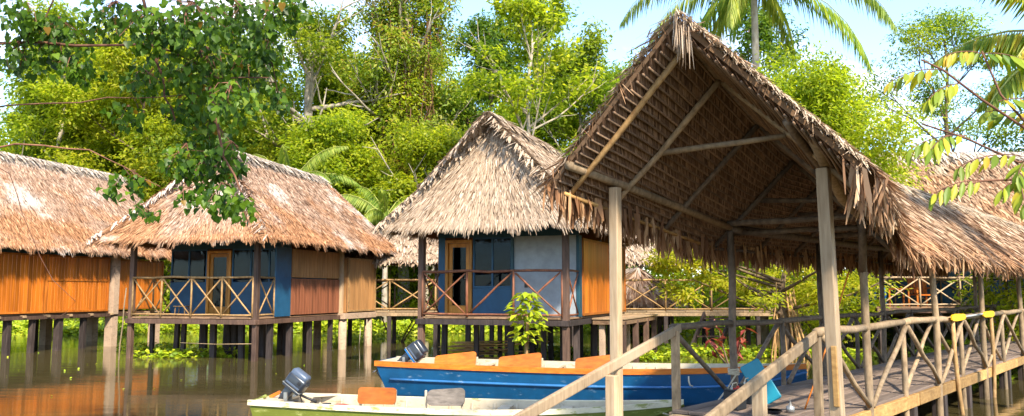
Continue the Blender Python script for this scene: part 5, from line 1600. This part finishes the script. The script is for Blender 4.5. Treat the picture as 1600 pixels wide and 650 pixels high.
tree("tall tree at the top right of the sparse white trunk", (1.8, 60, 0.3), 25, 4.6, 0.4, 10, 200, 0.4, 'leaf_mid', 'bark_pale', 35, 0.26, bare=4)
tree("bright tree of leafy sprays rising behind the entrance roof's right slope", (11.0, 29.4, -0.3), 10.4, 3.5, 0.30, 14, 380, 0.24, 'leaf_lime', 'bark', 36, 0.13, flat=0.8, asp=0.42)
tree("lower lime tree right of the leafy sprays behind the house ridge", (13.6, 38.5, 0.3), 9.6, 3.4, 0.3, 10, 260, 0.28, 'leaf_lime', 'bark', 37, 0.16)
tree("airy feathery tree at the upper right behind the yellow leaflets", (24.5, 46, 0.3), 17.5, 5.2, 0.35, 13, 230, 0.26, 'leaf_mid', 'bark', 38, 0.25, flat=0.4)
tree("small flat topped tree far off above the white house ridge", (23.5, 62, 0.3), 14.5, 4.0, 0.5, 8, 200, 0.3, 'leaf_deep', 'bark', 39, 0.2, flat=0.35)
tree("dark tree at the right edge behind the yellow leaflets", (29.5, 43, 0.3), 13, 4.6, 0.25, 11, 260, 0.34, 'leaf_deep', 'bark', 40, 0.2)
tree("dark leaved tree above the tip of the entrance gable", (12.2, 42, 0.3), 17.5, 3.4, 0.72, 6, 170, 0.34, 'leaf_deep', 'bark', 43, 0.16)

rowl = ["second row lime tree over the left end of the plank hut", "second row lime tree over the middle of the plank hut's ridge", "second row lime tree between the plank hut and the hanging leaves", "second row lime tree right behind the hanging leaves",
        "second row lime tree over the rusty hut's ridge front", "second row lime tree over the rusty hut's ridge end", "second row lime tree in the gap between rusty hut and middle hut", "second row lime tree behind the middle hut's peak", "second row lime tree right of the middle hut's peak"]
for i, lb in enumerate(rowl):
    x = -29 + i * 4.2
    tree(lb, (x, 53.5 + 1.5 * math.sin(i * 2.1), 0.3), 14.0 + 2.2 * math.sin(i * 1.7 + 0.5), 4.6, 0.15, 13, 280, 0.36, 'leaf_lime' if i % 3 else 'leaf_mid', 'bark_pale' if i % 2 else 'bark', 150 + i, 0.24, dense=True, group="second row of forest trees")

backl = ["tall back row tree at the far left skyline", "tall back row tree above the plank hut's ridge end", "tall back row tree behind the hanging leaves' right edge", "tall back row tree left of the vine-hung giant", "tall back row tree right of the vine-hung giant", "tall back row tree above the middle hut's peak"]
for i, lb in enumerate(backl):
    tree(lb, (-34 + i * 6.6, 66 + 1.5 * math.sin(i * 2.7), 0.3), 21.5 + 1.5 * math.sin(i * 2.3), 6.0, 0.2, 13, 230, 0.46, 'leaf_mid' if i % 2 else 'leaf_lime', 'bark_pale', 250 + i, 0.3, dense=True, group="back row of forest trees")

# creepers hanging on the giant
vn = MB(); rng = random.Random(8)
lvv = Leaves(81)
for i in range(80):
    a0 = rng.uniform(0, 6.28); rr_ = rng.uniform(0.3, 2.6)
    x, y = -6.8 + rr_ * math.cos(a0), 51 + rr_ * math.sin(a0) * 0.8
    z0 = rng.uniform(9, 20); ln = rng.uniform(2.5, 7)
    pts = [(x + rng.uniform(-0.3, 0.3), y, z0 - ln * f) for f in np.linspace(0, 1, 5)]
    vn.tube(pts, 0.028, 4, False)
    for p in pts[1:]:
        lvv.blob(p, (0.45, 0.45, 0.6), 22, 0.20, rng.uniform(0.0, 0.3))
cre = vn.build("creepers", M['bark_red']); tag(cre, "reddish brown creepers hanging from the tall middle tree", "creepers", kind="stuff")
o = lvv.build("leaves", M['leaf_rust'], cre); o["kind"] = "stuff"

# palms
palm("palm with long drooping fronds above the entrance roof", (9.9, 33, 0.2), 14.4, 22, 6.2, 51, 1.35, droop=1.45, r0=0.16)
palm("low palm behind the ridge of the rusty roofed hut", (-11.2, 41, 0.2), 6.6, 17, 4.2, 53, 0.7, droop=1.1)
palm("low palm in the thicket left of the middle hut", (-6.4, 42, 0.2), 5.4, 15, 3.6, 54, 0.6, droop=1.1)
palm("yellowish palm reaching in at the top right corner", (9.4, 13.0, -0.4), 6.3, 18, 2.5, 55, 0.5, leaf='leaf_bough', droop=0.9, up=60)

# lime shrub tree with aerial roots behind the deck
ar = thing("aerial_root_tree", "low spreading lime tree on tan aerial roots behind the boardwalk", "tree", (8.4, 25.4, 0))
rng = random.Random(17)
mb = MB()
mb.tube([(8.2, 25.4, -0.6), (8.3, 25.3, 0.8), (8.15, 25.5, 1.7), (8.3, 25.4, 2.6)], [0.19, 0.15, 0.12, 0.07], 8)
for i in range(11):
    a0 = rng.uniform(0, 6.28); d = Vector((math.cos(a0), math.sin(a0) * 0.6, 0.22))
    mb.tube(branch_path(rng, (8.2, 25.4, 1.3 + 0.1 * i), d, rng.uniform(1.6, 3.4), 4), [0.06, 0.05, 0.04, 0.028, 0.015], 5, False)
mb.build("trunk", M['bark'], ar, smooth=True)
for i in range(34):
    a0 = rng.uniform(0, 6.28); rr_ = rng.uniform(0.1, 0.75); hh = rng.uniform(1.0, 2.3)
    x, y = 8.35 + rr_ * math.cos(a0), 25.3 + rr_ * math.sin(a0)
    pole("aerial_root", (8.25 + 0.25 * math.cos(a0), 25.35 + 0.2 * math.sin(a0), hh), (x, y, -0.4), rng.uniform(0.014, 0.038), M['root'], ar, 0.05, 5)
lv = Leaves(71)
for i in range(46):
    a0 = rng.uniform(0, 6.28); rr_ = rng.uniform(0.4, 1.0)
    lv.blob((7.9 + 3.5 * rr_ * math.cos(a0), 25.3 + 1.6 * rr_ * math.sin(a0), rng.uniform(1.75, 3.5)), (0.75, 0.6, 0.28), 210, 0.17, rng.uniform(0.1, 0.4), 0.1, 0.2, 0.42)
lv.build("crown", M['leaf_lime'], ar)

def shrub(label, loc, h, rx, N, L, leaf='leaf_lime', seed=1, stems=5, name="shrub"):
    t_ = thing(name, label, "shrub", loc); rng = random.Random(seed); lv = Leaves(seed); mb = MB()
    for i in range(stems):
        a0 = rng.uniform(0, 6.28)
        pts = branch_path(rng, loc, (math.cos(a0) * 0.6, math.sin(a0) * 0.6, 1), h * rng.uniform(0.7, 1.0), 4)
        mb.tube(pts, [0.035, 0.03, 0.024, 0.016, 0.008], 5, False)
        for p in pts[2:]:
            lv.blob(tuple(p), (rx * 0.55, rx * 0.55, h * 0.20), N // (stems * 3), L, rng.uniform(-0.1, 0.2), 0.1, 0.2, 0.45)
    mb.build("stems", M['bark'], t_, smooth=True); lv.build("foliage", M[leaf], t_)
shrub("leafy shrub behind the boardwalk railing right of the orange chair", (15.0, 24.6, -0.3), 2.7, 1.5, 2200, 0.17, seed=61)
shrub("shrub crowding the right end of the boardwalk", (18.0, 25.5, -0.2), 3.1, 1.7, 2200, 0.18, seed=62)
shrub("lime shrub close in front of the house veranda's right part", (16.6, 28.0, -0.2), 2.9, 1.6, 2000, 0.18, seed=63)
shrub("shrub under the right part of the boardwalk roof", (19.5, 27.5, -0.2), 3.3, 1.8, 2000, 0.2, seed=64)
shrub("bright shrub left of the house veranda railing", (10.4, 27.8, -0.2), 3.1, 1.7, 2200, 0.18, seed=65)
shrub("green shrub behind the low thatched hut", (9.2, 36, -0.2), 4.2, 2.2, 2400, 0.22, seed=68)
shrub("young plant showing over the walkway railing between two huts", (-4.6, 33.4, -0.4), 4.0, 0.9, 260, 0.24, seed=66, stems=3)
shrub("red leaved plant at the water behind the deck post", (6.1, 23.5, -0.2), 1.3, 0.35, 45, 0.34, 'leaf_red', 67, 4)

# sapling in front of the middle hut
sp = thing("sapling", "young sapling with big lime leaves standing in the water before the middle hut", "sapling", (0.32, 19.4, 0))
MB().tube([(0.34, 19.4, -0.7), (0.33, 19.4, 0.6), (0.36, 19.42, 1.2), (0.31, 19.4, 1.75)], [0.055, 0.045, 0.035, 0.012], 7).build("trunk", M['root'], sp, smooth=True)
lv = Leaves(91); g = np.random.default_rng(4)
N = 150
z = g.uniform(0.78, 1.95, N); th = g.random(N) * 6.283
w_ = 0.46 * np.sin(np.clip((z - 0.65) / 1.4, 0, 1) * math.pi) ** 0.6 + 0.05
rr_ = w_ * g.uniform(0.35, 1.0, N)
d = np.stack([np.cos(th), np.sin(th), np.zeros(N)], 1)
lv.put(np.array([0.33, 19.4, 0]) + d * rr_[:, None] + np.stack([0 * z, 0 * z, z], 1), d + np.array([0, 0, -0.35]) + g.normal(0, 0.25, (N, 3)), np.array([0, 0, 1.0]) + d * 0.5 + g.normal(0, 0.3, (N, 3)), 0.25 * g.uniform(0.7, 1.25, N), 0.14 * g.uniform(0.8, 1.2, N), 0.15, g.uniform(0.1, 0.8, N))
lv.build("crown", M['leaf_float'], sp)

# ------------------------------------------------------------------ overhanging branches, upper left
def heart_leaves(c, ax, nr, L, rnd):
    ax = unit(ax); sd = unit(np.cross(ax, nr)); nn = np.cross(sd, ax); L = L[:, None]
    prof = [(0, 0.0, 0.02), (-0.30, -0.10, 0.05), (-0.46, 0.16, 0.07), (-0.30, 0.55, 0.03), (0, 1.0, -0.10), (0.30, 0.55, 0.03), (0.46, 0.16, 0.07), (0.30, -0.10, 0.05)]
    V = np.stack([c + sd * L * x + ax * L * y + nn * L * z for x, y, z in prof], 1)
    n_ = len(c); b = np.arange(n_)[:, None] * 8
    F = np.concatenate([b + np.array([[0, i + 1, i]]) for i in range(1, 7)], 0)
    return V.reshape(-1, 3), F, np.repeat(rnd, 8)

ov = thing("overhanging_tree", "shade-darkened tree reaching in from the upper left with hanging heart shaped leaves", "tree", (-8.6, 8.2, 0))
MB().tube([(-8.6, 8.2, -1.4), (-8.5, 8.2, 1.5), (-8.3, 8.3, 4.0), (-7.9, 8.3, 6.0), (-7.2, 8.4, 7.6)], [0.28, 0.24, 0.2, 0.15, 0.08], 9).build("trunk", M['bark'], ov, smooth=True)
guides = [
 [(-8.1, 8.3, 5.0), (-6.9, 8.4, 4.8), (-6.1, 8.4, 4.61), (-5.3, 8.35, 4.55), (-4.5, 8.4, 4.52), (-3.78, 8.45, 4.54), (-3.31, 8.4, 4.37), (-3.03, 8.4, 4.2), (-2.51, 8.4, 4.19)],
 [(-8.3, 8.3, 4.0), (-7.0, 8.5, 3.8), (-5.91, 8.5, 3.83), (-5.26, 8.5, 3.9), (-4.47, 8.45, 3.94), (-3.82, 8.4, 3.98), (-3.36, 8.4, 4.01)],
 [(-8.4, 8.2, 3.3), (-7.2, 8.2, 3.4), (-6.02, 8.2, 3.45), (-5.23, 8.25, 3.43), (-4.71, 8.3, 3.48), (-4.25, 8.3, 3.41), (-3.92, 8.35, 3.25), (-3.58, 8.4, 3.06)],
 [(-7.5, 8.4, 7.0), (-5.5, 8.5, 6.5), (-4.4, 8.5, 5.9), (-4.02, 8.5, 5.43), (-3.82, 8.5, 4.88), (-3.7, 8.5, 4.4), (-3.59, 8.5, 4.0), (-3.48, 8.5, 3.73)],
 [(-5.5, 8.5, 6.5), (-4.3, 8.45, 6.2), (-3.68, 8.4, 5.43), (-3.32, 8.4, 4.74), (-3.17, 8.4, 4.27), (-3.05, 8.45, 3.8), (-2.97, 8.5, 3.4), (-2.8, 8.5, 3.0), (-2.71, 8.5, 2.71)],
 [(-4.4, 8.5, 5.9), (-4.35, 8.3, 5.43), (-4.7, 8.3, 5.02), (-4.91, 8.3, 4.61), (-5.02, 8.3, 4.27)],
 [(-4.3, 8.45, 6.2), (-3.34, 8.6, 5.5), (-2.86, 8.6, 4.95), (-2.59, 8.5, 4.61), (-2.44, 8.5, 4.06)],
 [(-3.92, 8.35, 3.25), (-3.88, 8.4, 3.1), (-3.8, 8.4, 2.87), (-3.71, 8.4, 2.74)],
 [(-6.02, 8.2, 3.45), (-5.6, 8.1, 3.3), (-5.23, 8.1, 3.37), (-4.95, 8.1, 3.13), (-4.79, 8.1, 2.74), (-4.65, 8.15, 2.35), (-4.3, 8.2, 1.9), (-4.49, 8.2, 1.71)],
]
rads = [0.022, 0.013, 0.014, 0.03, 0.028, 0.014, 0.014, 0.006, 0.007]
rng = random.Random(31)
for pts, r_ in zip(guides, rads):
    fine = []
    for p, q in zip(pts[:-1], pts[1:]):
        for f in (0, 0.5):
            v = Vector(p).lerp(Vector(q), f); fine.append(v + Vector((rng.uniform(-1, 1), rng.uniform(-1, 1), rng.uniform(-1, 1))) * 0.025)
    fine.append(Vector(pts[-1]))
    MB().tube(fine, [r_ * (1 - 0.75 * i / len(fine)) for i in range(len(fine))], 6).build("branch", M['bark_red'], ov, smooth=True)
clumps = [(-4.92, 8.19, 4.74, 0.28, 0.19), (-4.79, 8.55, 4.65, 0.39, 0.26), (-5.06, 8.34, 4.39, 0.26, 0.19), (-4.61, 8.62, 4.33, 0.27, 0.17), (-4.24, 8.65, 4.89, 0.4, 0.23), (-3.53, 7.98, 4.54, 0.37, 0.25), (-3.13, 7.92, 4.58, 0.43, 0.27), (-3.03, 8.9, 4.91, 0.41, 0.27), (-2.47, 8.21, 4.75, 0.25, 0.22), (-2.2, 8.18, 4.84, 0.16, 0.13), (-3.93, 9.09, 4.45, 0.28, 0.21), (-3.19, 8.46, 4.28, 0.39, 0.29), (-2.94, 8.9, 4.4, 0.31, 0.31), (-2.57, 8.47, 4.49, 0.23, 0.26), (-2.51, 8.67, 4.06, 0.13, 0.17), (-2.78, 8.08, 3.86, 0.28, 0.22), (-3.39, 8.66, 3.92, 0.27, 0.2), (-3.28, 8.94, 3.66, 0.28, 0.24), (-3.38, 8.53, 3.35, 0.23, 0.2), (-3.28, 8.79, 3.26, 0.27, 0.2), (-2.98, 8.71, 3.38, 0.2, 0.23), (-2.81, 7.98, 2.89, 0.21, 0.18), (-2.89, 8.81, 2.85, 0.14, 0.17), (-3.33, 8.61, 2.96, 0.17, 0.13), (-3.81, 8.26, 3.08, 0.13, 0.14), (-3.81, 7.94, 2.95, 0.09, 0.07), (-3.97, 8.94, 2.86, 0.1, 0.1), (-3.82, 8.47, 4.15, 0.23, 0.16), (-4.11, 8.76, 3.87, 0.17, 0.13)]
# unseen crown above and left of the view, added to shade the leaves below
for i in range(60):
    clumps.append((rng.uniform(-8.5, -2.4), rng.uniform(6.8, 9.6), rng.uniform(5.3, 7.6), rng.uniform(0.4, 0.7), rng.uniform(0.25, 0.4)))
g = np.random.default_rng(41)
VV, FF, RR, nn_ = [], [], [], 0
TW = MB()
for (x, y, z, rx, rz) in clumps:
    N = int(rx * rz * (2500 if z < 5.2 else 420)) + 10
    q = unit(g.normal(0, 1, (N, 3))) * (g.random(N) ** 0.45)[:, None]
    c = np.array([x, y, z]) + q * np.array([rx, 0.38, rz])
    ax = unit(np.array([0, 0, -1.0]) + g.normal(0, 0.45, (N, 3)) + q * 0.3)
    nr = unit(np.array([0.1, -0.75, 0.65]) + g.normal(0, 0.55, (N, 3)))
    v, f, r_ = heart_leaves(c, ax, nr, 0.068 * g.uniform(0.5, 1.35, N), np.clip(g.normal(0.45, 0.24, N), 0, 1))
    VV.append(v); FF.append(f + nn_); RR.append(r_); nn_ += len(v)
    for k_ in range(max(2, N // 14)):
        e = c[k_]; s_ = np.array([x, y, z]) + np.array([0, 0, rz * 0.9])
        m_ = (e + s_) / 2 + g.normal(0, 0.03, 3)
        TW.tube([tuple(s_), tuple(m_), tuple(e)], [0.006, 0.004, 0.003], 4, False)
TW.build("twigs", M["bark_red"], ov)["kind"] = "stuff"
me = fast_mesh("crown", np.concatenate(VV), np.concatenate(FF), {"rnd": np.concatenate(RR)})
link("crown", me, M['leaf_fore'], ov)

# ------------------------------------------------------------------ bough of compound leaves, right
bt = thing("bough_tree", "yellow-green bough of long drooping leaflets reaching in from the right edge", "tree", (6.4, 6.6, 0))
MB().tube([(6.4, 6.6, -1.4), (6.3, 6.6, 1.2), (6.0, 6.5, 2.4), (5.3, 6.3, 3.0)], [0.16, 0.13, 0.10, 0.05], 8).build("trunk", M['bark'], bt, smooth=True)
def P6(px, py, D=6.0):
    return None
stemsR = [
 [(5.3, 6.3, 3.0), (4.4, 6.1, 3.05), (3.85, 6.0, 3.12), (3.45, 6.0, 3.40), (3.18, 6.0, 3.62), (3.02, 6.0, 3.70)],
 [(3.85, 6.0, 3.12), (3.62, 6.05, 3.45), (3.50, 6.05, 3.78)],
 [(4.4, 6.1, 3.05), (3.75, 6.1, 2.95), (3.35, 6.05, 3.12), (3.0, 6.0, 3.22)],
 [(4.4, 6.1, 3.05), (3.8, 5.9, 2.80), (3.35, 5.85, 2.78), (3.05, 5.85, 2.72)],
]
for pts, r_ in zip(stemsR, (0.013, 0.010, 0.011, 0.011)):
    MB().tube(pts, [r_ * (1 - 0.6 * i / len(pts)) for i in range(len(pts))], 6).build("branch", M['bark_red'], bt, smooth=True)
# compound leaves: base point, heading, length
cl = [((3.18, 6.0, 3.62), (-1, 0.0, 0.12), 0.42), ((3.30, 6.0, 3.52), (-0.9, -0.3, -0.12), 0.36), ((3.50, 6.05, 3.76), (-0.6, 0, 0.16), 0.30), ((3.50, 6.05, 3.76), (0.7, -0.2, 0.0), 0.36),
      ((3.35, 6.05, 3.14), (-1, 0.1, 0.10), 0.44), ((3.25, 6.05, 3.14), (-0.8, -0.5, -0.10), 0.32), ((3.72, 6.0, 2.98), (-1, 0.0, 0.16), 0.50), ((3.78, 6.0, 2.95), (-0.6, -0.6, -0.05), 0.40),
      ((3.85, 6.0, 3.12), (0.3, -0.6, 0.1), 0.40), ((3.80, 5.9, 2.82), (-0.8, -0.3, 0.05), 0.44), ((3.35, 5.85, 2.78), (-1, 0.0, 0.06), 0.40), ((3.62, 5.9, 2.80), (-0.3, -0.6, -0.20), 0.42),
      ((3.95, 6.0, 2.90), (-0.3, -0.5, -0.10), 0.40), ((4.05, 6.05, 3.05), (0.1, -0.6, 0.2), 0.42), ((3.95, 6.05, 3.25), (-0.5, 0.2, 0.35), 0.42), ((3.60, 6.05, 3.40), (0.6, -0.3, 0.1), 0.36)]
for i, (b0, hd_, ln) in enumerate(cl):
    rng = random.Random(500 + i)
    d = Vector(hd_).normalized(); p = Vector(b0); pts = [p.copy()]
    for k_ in range(8):
        p = p + d * (ln / 8); pts.append(p.copy()); d = (d - UP * 0.10).normalized()
    P = np.array([tuple(q) for q in pts])
    tt = np.repeat(np.linspace(0.10, 0.93, 7), 2); sg = np.tile([1.0, -1.0], 7)
    tt = np.append(tt, 1.0); sg = np.append(sg, 0.0)
    j0 = np.minimum(7, (tt * 8).astype(int)); fr_ = (tt * 8 - j0)[:, None]
    c = P[j0] * (1 - fr_) + P[j0 + 1] * fr_
    dd = unit(P[j0 + 1] - P[j0]); sd = unit(np.cross(dd, np.array([0, 0, 1.0]))) * sg[:, None]
    gg = np.random.default_rng(700 + i)
    ll = 0.145 * gg.uniform(0.85, 1.15, len(tt)) * (0.75 + 0.35 * np.sin(np.pi * tt))
    axd = unit(sd * 0.65 + dd * 0.45 + np.array([0, 0, -1.0]) + gg.normal(0, 0.10, sd.shape))
    nr = unit(np.array([0, -0.5, 0.8]) + sd * 0.5 + gg.normal(0, 0.15, sd.shape))
    axd = unit(axd + dd * 0.2 + gg.normal(0, 0.12, axd.shape))
    sdl = unit(np.cross(axd, nr)); nnl = np.cross(sdl, axd); L1_ = ll[:, None] * 1.08; W1_ = ll[:, None] * 0.31
    V = np.stack([c + axd * L1_ * y + sdl * W1_ * x + nnl * L1_ * z_ for x, y, z_ in ((0, 0, 0), (-0.38, 0.25, 0.03), (-0.5, 0.5, 0.03), (-0.36, 0.76, -0.01), (0, 1.0, -0.10), (0.36, 0.76, -0.01), (0.5, 0.5, 0.03), (0.38, 0.25, 0.03), (0, 0.5, -0.02))], 1)
    bI = np.arange(len(tt))[:, None] * 9
    F = np.concatenate([bI + np.array([[8, (m_ + 1) % 8, m_]]) for m_ in range(8)], 0)
    lv_me = fast_mesh("leaflets", V.reshape(-1, 3), F, {"rnd": np.repeat(gg.random(len(tt)), 9)}, smooth=True)
    rb_ = MB().tube(pts, [0.004] * 8 + [0.002], 5, False).build("compound_leaf", M['bark_red'], bt, smooth=True)
    link("leaflets", lv_me, M['leaf_bough'], rb_)
